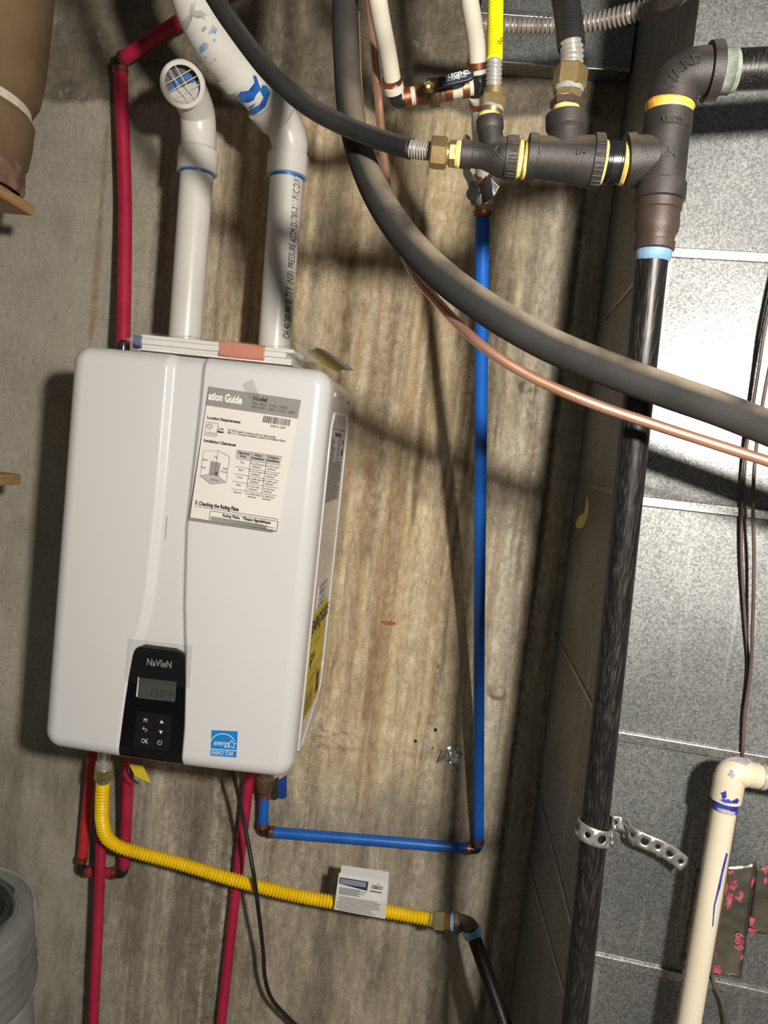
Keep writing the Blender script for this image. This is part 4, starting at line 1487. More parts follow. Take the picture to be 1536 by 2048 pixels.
slab('handle', [P(u, v, 0.085) for u, v in ((553, 1564), (573, 1551), (573, 1595), (567, 1599), (557, 1598), (556, 1580))], 0.006, MAT['handle_blue'], bval, bevel=0.0012)

# upper shut-off valve on top of the blue pipe
sv = empty('shutoff_valve', P(965, 424, 0.385), 'brass shutoff valve with white and grey lever on top of the blue pipe', 'valve')
p0, p1 = P(965, 434, 0.382), P(966, 345, 0.40)
lathe('crimp_ring', P(965, 433, 0.383), P(965, 419, 0.386), band(0.0115, 0.0145), MAT['copper_ring'], sv, 24)
lathe('valve_body', P(965, 421, 0.385), P(966, 352, 0.40), [(0, 0.0112), (0.12, 0.0125), (0.2, 0.0165), (0.34, 0.0165), (0.36, 0.0135), (0.5, 0.018), (0.75, 0.018), (0.85, 0.0135), (1, 0.0125)], MAT['brass_dark'], sv, 20)
lathe('crimp_ring', P(966, 361, 0.398), P(966, 346, 0.40), band(0.0115, 0.0140), MAT['copper_ring'], sv, 24)
lathe('stem_nut', P(950, 386, 0.40), P(945, 388, 0.442), [(0, 0.007), (0.6, 0.007), (0.62, 0.0095), (1, 0.0095)], MAT['lever_steel'], sv, 14)
slab('lever', [P(u, v, 0.436) for u, v in ((935, 360), (952, 358), (958, 374), (965, 376), (964, 382), (954, 385), (951, 400), (944, 411), (941, 404), (939, 385))], 0.0025, MAT['lever_steel'], sv, bevel=0.0005)
slab('lever_sleeve', [P(u, v, 0.438) for u, v in ((924, 285), (926, 272), (934, 268), (941, 274), (940, 300), (940, 340), (953, 360), (936, 366), (927, 350), (925, 330))], 0.004, MAT['lever_white'], sv, bevel=0.0008)
vt = empty('valve_tag', P(975, 390, 0.43), 'folded black and white paper tag hanging on the shutoff valve', 'tag')
slab('tag_front', [P(u, v, 0.430 + k) for u, v, k in ((980, 346, 0.0), (987, 394, 0.01), (966, 408, 0.014), (960, 372, 0.006))], 0.0008, MAT['print'], vt)
slab('tag_fold', [P(u, v, 0.428 + k) for u, v, k in ((976, 347, 0.0), (999, 372, -0.012), (991, 388, -0.006), (986, 394, 0.006), (980, 372, 0.002))], 0.0008, MAT['paper_white'], vt)
slab('tag_tail', [P(u, v, 0.440) for u, v in ((950, 404), (962, 386), (966, 405), (960, 412))], 0.0008, MAT['paper_white'], vt)
lnq = [P(u, v, 0.4305) for u, v in ((977, 349), (998, 372), (991, 387), (983, 372))]
for k in range(4):
    a, b = lnq[0].lerp(lnq[3], k / 4), lnq[1].lerp(lnq[2], k / 4)
    tube('tag_stripe', [a, b], 0.0006, MAT['print'], vt, 4)

# ---------------------------------------------------------------- white water pipes and navy-handled valve
wp = empty('white_water_pipe', P(790, 190, 0.53), 'pair of white plastic water pipes with copper rings joined by black fittings', 'water pipe')
RW = 0.0112


def wtube(name, pts, r=RW, m='pex_white', parent=wp):
    return tube(name, pts, r, MAT[m], parent, 24, 0.006)


def wring(c, d, w=0.009, m='copper_ring', r=RW, parent=wp):
    return crimp(c, d, r, parent, m, w)


wtube('pipe', [P(700, -300, 0.72), P(745, -60, 0.66), P(762, 40, 0.62), P(776, 110, 0.575), P(787, 176, 0.54)], 0.0117)
dv = P(776, 110, 0.575) - P(787, 176, 0.54)
wring(P(784, 162, 0.546), dv, 0.009, r=0.0117)
lathe('collar', P(786, 169, 0.543), P(790, 184, 0.535), band(0.0115, 0.0135), MAT['pex_white'], wp, 24)
tube('elbow', [P(790, 180, 0.537), P(793, 195, 0.53), P(799, 199, 0.53), P(808, 196, 0.53)], 0.0115, MAT['black_plastic'], wp, 20, 0.002)
wa, wb_ = P(805, 196, 0.53), P(848, 188, 0.53)
wtube('pipe', [wa, wb_], 0.0118)
dv = wb_ - wa
for c in (P(815, 194, 0.53), P(838, 190, 0.53)):
    wring(c, dv, 0.010, r=0.0118)
wa, wb_ = P(886, 183, 0.53), P(946, 172, 0.53)
wtube('pipe', [wa, wb_], 0.0118)
for c in (P(897, 181, 0.53), P(931, 175, 0.53)):
    wring(c, wb_ - wa, 0.010, r=0.0118)
tee_up, tee_dn = P(957, 146, 0.525), P(957, 196, 0.515)
lathe('tee', tee_up, tee_dn, [(0, 0.0115), (0.05, 0.0125), (0.95, 0.0125), (1, 0.0115)], MAT['black_plastic'], wp, 24)
tube('tee_branch', [P(957, 171, 0.52), P(940, 174, 0.527)], 0.0118, MAT['black_plastic'], wp, 20)
wtube('pipe', [P(957, 150, 0.525), P(953, 90, 0.545), P(944, 30, 0.57), P(930, -50, 0.60), P(890, -250, 0.68)], 0.0117)
lathe('collar', P(957, 149, 0.525), P(956, 139, 0.528), band(0.0118, 0.0135), MAT['pex_white'], wp, 24)
wring(P(955, 132, 0.530), P(957, 150, 0.525) - P(953, 90, 0.545), 0.011, r=0.0118)
wtube('pipe', [P(957, 192, 0.515), P(960, 270, 0.46), P(966, 352, 0.40)], RW)
wring(P(957, 205, 0.507), P(957, 192, 0.515) - P(960, 270, 0.46), 0.009)
lathe('collar', P(957, 192, 0.516), P(957, 199, 0.511), band(0.0115, 0.0130), MAT['pex_white'], wp, 24)

lv_ = empty('ball_valve', P(866, 186, 0.53), 'brass ball valve with navy lever between two white pipe stubs', 'valve')
lathe('valve_body', P(845, 189, 0.53), P(890, 182, 0.53), [(0, 0.0125), (0.1, 0.0135), (0.2, 0.0135), (0.3, 0.0185), (0.7, 0.0185), (0.8, 0.0135), (0.9, 0.0135), (1, 0.0125)], MAT['brass_dark'], lv_, 20)
lathe('stem_nut', P(860, 178, 0.54), P(857, 173, 0.575), [(0, 0.009), (0.7, 0.009), (0.72, 0.0075), (1, 0.0065)], MAT['brass_dark'], lv_, 6, False)
lathe('stem_bolt', P(857, 173, 0.575), P(857, 172.5, 0.583), [(0, 0.0045), (0.6, 0.0045), (1, 0.0025)], MAT['zinc_yellow'], lv_, 12)
slab('lever', [P(u, v, 0.575) for u, v in ((848, 168), (868, 162), (880, 158), (880, 175), (862, 186), (850, 182))], 0.0025, MAT['brass_dark'], lv_, bevel=0.0005)
LQ = [P(u, v, 0.579) for u, v in ((874, 154), (940, 139), (946, 141), (948, 146), (946, 156), (936, 161), (878, 174))]
lsl = slab('lever_sleeve', LQ, 0.007, MAT['handle_navy'], lv_, bevel=0.0012)
lx = (P(940, 139, 0.579) - P(874, 154, 0.579)).normalized()
ly = (P(874, 154, 0.579) - P(878, 174, 0.579)).normalized()
text('lever_lettering', 'LEGEND', 0.0072, P(897, 157.0, 0.580), lx, ly, MAT['print_white'], lsl, off=0.0008, sx=1.0, bold=0.0002)
text('lever_lettering', 'T-LF', 0.0042, P(889, 157.0, 0.580), lx, ly, MAT['print_white'], lsl, off=0.0008, sx=0.8)
text('lever_lettering', '(S) (UPC)', 0.0048, P(893.5, 163.5, 0.580), lx, ly, MAT['print_white'], lsl, off=0.0008, sx=0.9)
text('lever_lettering', '600 WOG', 0.0036, P(914, 158.5, 0.580), lx, ly, MAT['print_white'], lsl, off=0.0008, sx=0.8)
text('lever_lettering', '1/2 3/4', 0.0036, P(929, 151.0, 0.580), lx, ly, MAT['print_white'], lsl, off=0.0008, sx=0.8)

# ---------------------------------------------------------------- black iron gas manifold
DM = 0.76
man = empty('gas_manifold', P(1318, 395, DM), 'dusty black iron gas manifold of tees with pipe dropping beside the duct', 'gas manifold')


def rp(px, u, v, d=DM):
    return pxr(px, P(u, v, d))


def fit(name, a, b, prof, m, parent=man, d=DM, seg=32, da=None, db=None):
    """turned fitting between photo positions a and b; profile radii in photo pixels"""
    A, B_ = P(*a, d if da is None else da), P(*b, d if db is None else db)
    k = pxr(1.0, (A + B_) / 2)
    return lathe(name, A, B_, [(t, r * k) for t, r in prof], MAT[m], parent, seg)


BANDP = lambda r, rb: [(0, rb * 0.93), (0.06, rb), (0.94, rb), (1, r)]
# first tee
fit('tee', (921, 308), (1034, 318), [(0, 25), (0.02, 27), (0.20, 27), (0.22, 24.5), (0.40, 25), (0.55, 31), (0.68, 38), (0.78, 39), (0.79, 42), (0.99, 42), (1, 38)], 'iron')
fit('tee_branch', (984, 302), (979, 236), [(0, 26), (0.30, 25), (0.58, 24), (0.62, 26), (0.66, 27), (0.96, 27), (1, 25)], 'iron')
fit('thread_sealant', (1033, 318), (1044, 319), [(0, 33), (0.3, 37), (0.7, 35), (1, 33)], 'dope')
fit('nipple', (1026, 317), (1062, 320), [(0, 33), (1, 33)], 'nipple')
fit('thread_sealant', (1046, 319), (1055, 320), [(0, 34), (0.4, 38), (1, 36)], 'dope')
# second tee
fit('tee', (1053, 313), (1203, 325), [(0, 41), (0.015, 44), (0.12, 44), (0.13, 40), (0.35, 41), (0.6, 45), (0.85, 49), (0.86, 52.5), (0.985, 52.5), (1, 48)], 'iron')
fit('tee_branch', (1131, 315), (1132, 228), [(0, 38), (0.25, 37), (0.45, 34), (0.58, 34), (0.66, 40), (0.95, 40.5), (1, 37)], 'iron')
fit('thread_sealant', (1199, 325), (1209, 326), [(0, 41), (0.4, 44.5), (1, 41)], 'dope')
fit('nipple', (1195, 324), (1256, 325), [(0, 40), (1, 40)], 'nipple')
for u in (1210, 1214, 1218, 1236, 1240):
    fit('thread_turn', (u, 325), (u + 2, 325.2), [(0, 40), (0.5, 41.2), (1, 40)], 'nipple')
fit('thread_sealant', (1242, 325), (1251, 325.6), [(0, 41), (0.6, 44), (1, 42)], 'dope')
# third tee, standing
fit('tee_branch', (1249, 322), (1322, 316), [(0, 48), (0.03, 51.5), (0.27, 51.5), (0.29, 46), (0.6, 45), (1, 44)], 'iron')
fit('tee', (1337, 227), (1318, 404), [(0, 44), (0.015, 47.5), (0.20, 47.5), (0.22, 44.5), (0.78, 46), (0.80, 50), (0.985, 50.5), (1, 46)], 'iron')
fit('thread_sealant', (1341, 203), (1337, 229), [(0, 44), (0.4, 48), (1, 43)], 'dope_orange')
fit('thread_sealant', (1339, 220), (1337, 229), [(0, 44), (0.5, 45), (1, 44)], 'dope')
# elbow and pipe to the right
elb_m = tube('elbow', [P(1341, 214, DM), P(1346, 185, DM), P(1354, 166, DM), P(1372, 150, DM), P(1394, 144.5, DM), P(1426, 143, DM)], [rp(46, 1340, 200)] * 5 + [rp(47, 1420, 150)], MAT['iron'], man, 40, 0.003)
fit('elbow_band', (1342, 212), (1346, 186), [(0, 44), (0.05, 48), (0.92, 48.5), (1, 45)], 'iron')
fit('elbow_band', (1412, 144), (1437, 144), [(0, 48), (0.05, 56), (0.9, 57.5), (1, 52)], 'iron')
fit('pipe_thread', (1436, 143), (1470, 141), [(0, 42), (0.5, 41.5), (1, 40.3)], 'dope_teal')
for k in range(7):
    fit('thread_turn', (1439 + k * 3.4, 143), (1441 + k * 3.4, 143), [(0, 42), (0.5, 43), (1, 42)], 'dope_teal')
fit('pipe', (1432, 143), (1900, 122), [(0, 40), (1, 40)], 'black_pipe')
# reducing coupling and the drop pipe
fit('thread_sealant', (1319, 388), (1317, 406), [(0, 42), (0.5, 44), (1, 40)], 'dope_orange')
fit('coupling', (1318, 401), (1307, 503), [(0, 40), (0.02, 45.5), (0.20, 45.5), (0.22, 43), (0.50, 44.5), (0.62, 43), (0.70, 38.5), (0.80, 37.5), (0.82, 40), (0.97, 40), (1, 36)], 'iron_brown')
fit('thread_sealant', (1307.5, 498), (1305, 524), [(0, 35.5), (0.5, 36), (0.8, 33.5), (1, 30.5)], 'dope_blue')
A, B_ = P(1305.5, 505, DM), P(1142, 2110, 0.66)
tube('drop_pipe', [A, A.lerp(B_, 0.5), B_, to_z(A, B_, -0.995)], 0.0167, MAT['black_pipe'], man, 36, 0.02)
# cast marks
be = bvh_of(elb_m)
for ch, u, v, rot in (('W', 1343, 166, -62), ('A', 1355, 143, -50), ('R', 1373, 127, -30), ('D', 1394, 118, -18)):
    c, nrm = hit(be, u, v, 0.0)
    if c is not None:
        e1 = (P(u + 10, v, DM) - P(u, v, DM)).normalized()
        e2 = (P(u, v - 10, DM) - P(u, v, DM)).normalized()
        a = math.radians(-rot)
        g1 = e1 * math.cos(a) + e2 * math.sin(a)
        g1 = (g1 - nrm * g1.dot(nrm)).normalized()
        g2 = nrm.cross(g1)
        text('cast_mark', ch, rp(27, u, v), c - g2 * rp(9, u, v), g1, g2, MAT['iron'], elb_m, 'CENTER', off=0.0002, extrude=0.0009, bold=0.0004)


def cast(s, u, v, size, src, rot=0):
    b_ = bvh_of(src)
    c, nrm = hit(b_, u, v, 0.0)
    if c is None:
        return
    e1 = (P(u + 10, v, DM) - P(u, v, DM)).normalized()
    e2 = (P(u, v - 10, DM) - P(u, v, DM)).normalized()
    a = math.radians(rot)
    g1 = e1 * math.cos(a) + e2 * math.sin(a)
    g1 = (g1 - nrm * g1.dot(nrm)).normalized()
    g2 = nrm.cross(g1)
    text('cast_mark', s, rp(size, u, v), c - g2 * rp(size * 0.33, u, v), g1, g2, MAT['iron'], src, 'CENTER', off=0.0002, extrude=0.0008)


tees = [o for o in man.children if o.name.startswith('tee') and 'branch' not in o.name]
brs = [o for o in man.children if o.name.startswith('tee_branch')]
cast('I', 1081, 302, 22, tees[1])
cast('I\u00bc', 1163, 302, 20, tees[1])
cast('I', 1131, 260, 20, brs[1])
cast('1', 1268, 303, 14, brs[2])
cast('1\u00bc', 1338, 304, 30, tees[2], 0)
cast('CHINA', 1345, 236, 13, tees[2], -2)
cast('S', 1000, 301, 15, tees[0])
bt = bvh_of(tees[0])
dm = [(1000, 283), (1011, 300), (1001, 318), (989, 302)]
for a, b in zip(dm, dm[1:] + dm[:1]):
    p1_, _ = hit(bt, *a, 0.0002)
    p2_, _ = hit(bt, *b, 0.0002)
    if p1_ and p2_:
        pm_, _ = hit(bt, (a[0] + b[0]) / 2, (a[1] + b[1]) / 2, 0.0002)
        tube('cast_diamond', [p1_, pm_, p2_], 0.0007, MAT['iron'], tees[0], 6)
# ribs on the right tee bands
for nm, (cx_, cy_, r_, w_) in (('a', (1024, 317, 42, 20)), ('b', (1192, 324, 52.5, 20))):
    k = pxr(1.0, P(cx_, cy_, DM))
    cc = P(cx_, cy_, DM)
    ax_ = (P(cx_ + 10, cy_ + 0.9, DM) - cc).normalized()
    for j in range(14):
        a = math.radians(-70 + j * 10 + random.uniform(-3, 3))
        rad = Vector((0, -1, 0)) * math.cos(a) + Vector((0, 0, 1)) * math.sin(a)
        rad = (rad - ax_ * rad.dot(ax_)).normalized()
        c_ = cc + rad * (r_ * k)
        tube('grip_rib', [c_ - ax_ * (w_ * 0.42 * k), c_ + ax_ * (w_ * 0.42 * k)], 0.0008, MAT['iron'], tees[0 if nm == 'a' else 1], 6)

# ---------------------------------------------------------------- gas hoses joined to the manifold
hose = empty('black_gas_hose', P(930, 309, DM), 'thin black gas hose sweeping from the ceiling to the left end of the manifold', 'gas hose')
rh = rp(20, 800, 290, 0.75)
tube('jacket', [P(310, -320, 0.64), P(350, -170, 0.65), P(395, -70, 0.66), P(432, 0, 0.67), P(480, 70, 0.68), P(540, 146, 0.69), P(610, 208, 0.70), P(680, 247, 0.72), P(750, 276, 0.735), P(822, 298, 0.75)], rh, MAT['hose'], hose, 24)
corrugated('steel_hose', [P(814, 296, 0.75), P(838, 300, 0.753), P(864, 303, 0.757)], rp(18.5, 840, 300), 0.0022, rp(6.0, 840, 300), MAT['steel'], hose, 28)
hexnut('nut', P(861, 304, DM), P(894, 307, DM), rp(31, 880, 305), MAT['brass'], hose, 0.5)
lathe('nut_neck', P(892, 306.5, DM), P(900, 307, DM), [(0, rp(21, 895, 306)), (1, rp(21, 895, 306))], MAT['brass'], hose, 20)
hexnut('adapter_nut', P(898, 307, DM), P(913, 308, DM), rp(26, 905, 308), MAT['brass'], hose, 0.2)
fit('thread_sealant', (911, 308), (923, 309), [(0, 25), (0.5, 27), (1, 24)], 'dope', hose)

yh = empty('yellow_gas_hose', P(979, 236, DM), 'bright yellow jacketed gas hose rising vertically from the first manifold tee', 'gas hose')
fit('thread_sealant', (979, 238), (980, 229), [(0, 24), (0.5, 25), (1, 22)], 'dope', yh)
fit('adapter', (980, 232), (983, 216), [(0, 22), (0.9, 24), (1, 22)], 'brass_dark', yh)
fit('residue_ring', (982, 222), (983.5, 214), [(0, 23), (0.5, 24.5), (1, 23)], 'dope_teal', yh)
hexnut('nut', P(983, 217, DM), P(986, 193, DM), rp(26.5, 984, 205), MAT['brass'], yh, 0.3)
fit('nut_collar', (986, 195), (987.5, 176), [(0, 19.5), (0.85, 19.5), (1, 16)], 'brass', yh)
corrugated('steel_hose', [P(987, 180, DM), P(988, 150, DM), P(988.5, 118, DM)], rp(16.5, 988, 150), 0.0024, rp(8.5, 988, 150), MAT['steel'], yh, 28)
corrugated('jacket', [P(988.5, 122, DM), P(990, 60, 0.74), P(991, 0, 0.73), P(991, -80, 0.72), P(985, -300, 0.68)], rp(16.5, 990, 80), 0.0004, rp(8.5, 988, 150), MAT['yellow_jacket'], yh, 28)
tx_o = P(1003, 90, 0.775)
text('jacket_print', '8', 0.010, P(1001.5, 75, DM + 0.0062), Vector((0, 0, -1)), Vector((1, 0, 0)), MAT['print'], yh, off=0.0008)

bh = empty('black_gas_hose', P(1132, 228, DM), 'thick black jacketed gas hose rising from the middle manifold tee', 'gas hose')
fit('thread_sealant', (1132, 229), (1132.5, 213), [(0, 26), (0.5, 27.5), (1, 26)], 'dope', bh)
hexnut('iron_bushing', P(1132.5, 216, DM), P(1134, 199, DM), rp(32, 1133, 208), MAT['iron_brown'], bh, 0.25)
fit('thread_sealant', (1133.5, 202), (1134, 197), [(0, 24), (0.5, 26), (1, 24)], 'dope_orange', bh)
hexnut('adapter_nut', P(1134, 199, DM), P(1136, 178, DM), rp(28, 1135, 190), MAT['brass'], bh, 0.1)
fit('residue_ring', (1136, 186), (1137, 174), [(0, 29), (0.5, 30.5), (1, 29)], 'dope_teal', bh)
hexnut('nut', P(1137, 179, DM), P(1143, 134, DM), rp(34, 1140, 155), MAT['brass'], bh, 0.3)
corrugated('steel_hose', [P(1142, 138, DM), P(1144, 112, DM), P(1142, 84, DM)], rp(23.5, 1143, 110), 0.0032, rp(9.0, 1143, 110), MAT['steel'], bh, 28)
corrugated('jacket', [P(1142.5, 92, DM), P(1139, 55, 0.75), P(1131, 0, 0.73), P(1112, -80, 0.70), P(1050, -280, 0.64)], rp(28, 1140, 60), 0.0005, rp(9.0, 1143, 110), MAT['hose'], bh, 28)

# ---------------------------------------------------------------- bare flexible conduit under the ceiling
cond = corrugated('flexible_conduit', [P(952, 47, 0.365), P(985, 49.5, 0.373), P(1030, 52, 0.38), P(1100, 52, 0.39), P(1180, 45, 0.41), P(1260, 27, 0.44), P(1335, 2, 0.48), P(1378, -34, 0.60)],
                  [0.0125, 0.0127, 0.013, 0.0132, 0.0134, 0.0136, 0.0138, 0.014], 0.0042, 0.0072, MAT['conduit'], None, 26)
tag(cond, 'ribbed bare metal flexible conduit crossing behind the hoses at the ceiling', 'conduit')

# ---------------------------------------------------------------- insulated refrigerant line and copper line
ins = empty('insulated_line', P(690, -60, 0.58), 'thick dusty black foam insulated line curving across to the right edge', 'insulated pipe')
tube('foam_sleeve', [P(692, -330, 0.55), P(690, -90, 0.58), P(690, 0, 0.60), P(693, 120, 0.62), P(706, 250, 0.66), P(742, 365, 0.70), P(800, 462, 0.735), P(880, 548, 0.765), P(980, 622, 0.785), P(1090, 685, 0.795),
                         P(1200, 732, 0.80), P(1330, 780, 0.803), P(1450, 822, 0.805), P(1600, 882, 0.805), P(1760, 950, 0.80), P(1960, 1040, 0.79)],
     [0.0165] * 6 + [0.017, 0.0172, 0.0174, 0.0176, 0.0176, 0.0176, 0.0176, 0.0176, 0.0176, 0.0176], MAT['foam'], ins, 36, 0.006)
tube('sleeve_seam', [P(718, 20, 0.605), P(722, 150, 0.63), P(732, 250, 0.655), P(757, 330, 0.685), P(800, 412, 0.72)], 0.0011, MAT['kraft'], ins, 8)
cop = tube('copper_line', [P(718, -330, 0.46), P(735, -60, 0.50), P(744, 60, 0.52), P(757, 200, 0.54), P(768, 320, 0.57), P(782, 420, 0.62), P(818, 530, 0.68), P(880, 610, 0.73), P(960, 688, 0.775), P(1060, 752, 0.79), P(1180, 805, 0.80), P(1320, 853, 0.805), P(1450, 895, 0.805), P(1600, 944, 0.805), P(1760, 1002, 0.80), P(1960, 1085, 0.79)],
           [0.0056] * 16, MAT['copper'], None, 18, 0.006)
tag(cop, 'thin bare copper line sagging just below the black insulated line', 'copper pipe')

# ---------------------------------------------------------------- yellow gas connector at the bottom
yc = empty('yellow_gas_connector', P(208, 1560, 0.15), 'corrugated yellow gas connector hose bending from the heater across the wall', 'gas hose')
RY = 0.0140
corrugated('hose', [P(206, 1562, 0.16), P(204, 1600, 0.155), P(204, 1640, 0.145), P(212, 1672, 0.135), P(236, 1692, 0.125), P(280, 1706, 0.118), P(360, 1727, 0.113), P(480, 1763, 0.112), P(600, 1792, 0.115), P(740, 1817, 0.125), P(866, 1839, 0.135)],
           RY, 0.0030, 0.0066, MAT['yellow_hose'], yc, 26)
lathe('ferrule', P(206, 1566, 0.16), P(206.5, 1553, 0.162), [(0, 0.0125), (1, 0.0135)], MAT['zinc_yellow'], yc, 24)
hexnut('nut', P(206.5, 1556, 0.162), P(208, 1534, 0.165), 0.0205, MAT['zinc_yellow'], yc, 0.4)
lathe('nut_neck', P(208, 1536, 0.165), P(209, 1500, 0.17), [(0, 0.0165), (0.35, 0.0165), (0.4, 0.013), (1, 0.013)], MAT['steel'], yc, 20)
lathe('ferrule', P(858, 1838, 0.134), P(871, 1840, 0.136), [(0, 0.0132), (1, 0.0142)], MAT['zinc_yellow'], yc, 24)
hexnut('nut', P(868, 1840, 0.136), P(890, 1842, 0.138), 0.0185, MAT['zinc_yellow'], yc, 0.15)
hexnut('adapter_nut', P(888, 1842, 0.138), P(902, 1844, 0.139), 0.0155, MAT['copper_ring'], yc, 0.0)
ct = empty('connector_tag', P(720, 1830, 0.15), 'white printed instruction tag folded over the yellow gas connector', 'tag')
TQ = [P(678, 1746, 0.150), P(775, 1761, 0.152), P(771, 1838, 0.148), P(668, 1819, 0.148)]
TM = [TQ[0].lerp(TQ[3], 0.55) + Vector((0, -0.004, 0)), TQ[1].lerp(TQ[2], 0.55) + Vector((0, -0.004, 0))]
TQ[0] += Vector((0, 0.0, 0))
tgu = slab('tag_upper', [TQ[0], TQ[1], TM[1], TM[0]], 0.0007, MAT['paper_white'], ct)
tgl = slab('tag_lower', [TM[0], TM[1], TQ[2], TQ[3]], 0.0007, MAT['paper_white'], ct)
slab('tag_back', [TQ[0] + Vector((0.0015, 0.028, 0.001)), TQ[1] + Vector((0.001, 0.028, 0.002)), TQ[2] + Vector((0, 0.030, 0.002)), TQ[3] + Vector((0, 0.030, 0.002))], 0.0007, MAT['paper_white'], ct)
tx_ = (TQ[1] - TQ[0]).normalized()
ty_ = (TQ[0] - TM[0]).normalized()
Lw, Lh = (TQ[1] - TQ[0]).length, (TQ[0] - TM[0]).length
slab('tag_navy_block', [TQ[0] + tx_ * (Lw * a) - ty_ * (Lh * b) - Vector((0, 0.0005, 0)) for a, b in ((0.03, 0.19), (0.62, 0.19), (0.62, 0.62), (0.30, 0.50), (0.30, 0.50), (0.03, 0.46))][:3] + [TQ[0] + tx_ * (Lw * 0.03) - ty_ * (Lh * 0.48) - Vector((0, 0.0005, 0))], 0.0003, MAT['print_navy'], tgu)
segs = []
tr = random.Random(8)
for k in range(6):
    segs.append((Lw * 0.05, -Lh * (0.66 + k * 0.055), Lw * tr.uniform(0.45, 0.62), -Lh * (0.66 + k * 0.055), 0.0011))
for k in range(14):
    x = Lw * (0.70 + k * 0.0175)
    segs.append((x, -Lh * 0.30, x, -Lh * 0.48, tr.choice((0.0005, 0.001))))
segs.append((Lw * 0.68, -Lh * 0.60, Lw * 0.92, -Lh * 0.60, 0.002))
segs += [(Lw * 0.8, -Lh * 0.22, Lw * 0.86, -Lh * 0.22, 0.001)]
lines_mesh('tag_print', segs, 0.001, TQ[0], tx_, ty_, MAT['print'], tgu, 0.0005)
wsegs = [(Lw * 0.05, -Lh * (0.25 + k * 0.06), Lw * 0.58, -Lh * (0.25 + k * 0.06), 0.0008) for k in range(4)]
lines_mesh('tag_print', wsegs, 0.001, TQ[0] - Vector((0, 0.0008, 0)), tx_, ty_, MAT['print_white'], tgu, 0.0006)
ty2 = (TM[0] - TQ[3]).normalized()
Lh2 = (TM[0] - TQ[3]).length
segs = [(Lw * tr.uniform(0.02, 0.10), -Lh2 * (0.12 + k * 0.115), Lw * tr.uniform(0.75, 0.96), -Lh2 * (0.12 + k * 0.115), 0.0011) for k in range(8)]
lines_mesh('tag_print', segs, 0.001, TM[0], tx_, ty2, MAT['print'], tgl, 0.0006)

gs = empty('gas_stub_pipe', P(1010, 2050, 0.30), 'black iron elbow and pipe feeding the yellow connector low in the corner', 'gas pipe')
fit('thread_sealant', (900, 1844), (913, 1845), [(0, 15), (0.4, 17.5), (1, 17)], 'dope_blue', gs, 0.14)
tube('elbow', [P(908, 1845, 0.14), P(926, 1847, 0.145), P(938, 1853, 0.155), P(945, 1866, 0.165)], 0.0168, MAT['iron'], gs, 28, 0.003)
fit('elbow_band', (907, 1845), (919, 1846), [(0, 17), (0.1, 20), (0.9, 20), (1, 18)], 'iron', gs, 0.142)
fit('thread_sealant', (942, 1858), (948, 1876), [(0, 19), (0.4, 20), (0.8, 18), (1, 15)], 'dope_blue', gs, 0.166)
tube('pipe', [P(944, 1864, 0.165), P(978, 1960, 0.22), P(1018, 2075, 0.28), P(1034, 2122, 0.300)], 0.0135, MAT['black_pipe'], gs, 28, 0.02)

# ---------------------------------------------------------------- power cord and small tag under the heater
pc = tube('power_cord', [P(463, 1535, 0.14), P(473, 1575, 0.13), P(484, 1625, 0.12), P(497, 1690, 0.13), P(509, 1760, 0.145), P(518, 1830, 0.13), P(526, 1900, 0.10), P(530, 1955, 0.085), P(542, 1995, 0.075), P(566, 2025, 0.07), P(610, 2065, 0.065), P(690, 2120, 0.06), P(760, 2200, 0.05)],
          0.0042, MAT['cord'], None, 14, 0.005)
tag(pc, 'thin black power cord hanging from the heater bottom over the yellow hose', 'power cord')
yt = empty('hanging_tag', P(275, 1540, 0.16), 'small yellow tag on a black tie peeking out below the control panel', 'tag')
slab('tag_card', [P(u, v, 0.165) for u, v in ((258, 1528), (286, 1532), (303, 1567), (270, 1552))], 0.0007, MAT['yellow_label'], yt)
tube('tag_tie', [P(258, 1528, 0.16), P(257, 1545, 0.165), P(264, 1558, 0.17), P(277, 1567, 0.172)], 0.0017, MAT['cord'], yt, 8, 0.003)

# ---------------------------------------------------------------- cable hose clip knob on the heater top
kc = P(247, 684, 0.325)
kb = lathe('pipe_cap', Vector((kc.x, kc.y, HH - 0.001)), Vector((kc.x, kc.y, HH + 0.017)), [(0, 0.0105), (0.4, 0.0108), (0.75, 0.010), (1, 0.005)], MAT['black_plastic'], None, 18)
tag(kb, 'small black round cap standing on the left of the heater top', 'cap')

# ---------------------------------------------------------------- bag of manuals lying on the heater
bagr = empty('manual_bag', (0.02, -0.25, HH), 'clear plastic bag of printed manuals lying on top of the heater', 'bag')
bx0, bx1 = P(272, 680, 0.33).x, P(588, 700, 0.33).x
yfr, ybk = -0.336, -0.226
box('booklet', (bx0 + 0.004, yfr + 0.004, HH + 0.003), (bx1 - 0.002, ybk, HH + 0.013), MAT['paper_white'], bagr, 0.001)
box('booklet', (bx0, yfr + 0.001, HH + 0.0135), (bx1 - 0.012, ybk, HH + 0.0225), MAT['paper_white'], bagr, 0.001)
box('booklet', (bx0 + 0.010, yfr + 0.003, HH + 0.023), (bx1, ybk, HH + 0.029), MAT['paper'], bagr, 0.001)
oxa, oxb = P(438, 690, 0.337).x, P(530, 690, 0.337).x
box('orange_booklet', (oxa, yfr - 0.001, HH + 0.006), (oxb, ybk + 0.01, HH + 0.0305), MAT['orange_card'], bagr, 0.001)
nxa, nxb = P(266, 676, 0.337).x, P(283, 676, 0.337).x
box('navy_booklet', (nxa, yfr - 0.001, HH + 0.005), (nxb, ybk + 0.02, HH + 0.026), MAT['print_navy'], bagr, 0.001)
fx0, fx1 = P(253, 672, 0.34).x, P(612, 700, 0.34).x
nxs, nts = 60, 28
vv, ff = [], []
rb = random.Random(4)
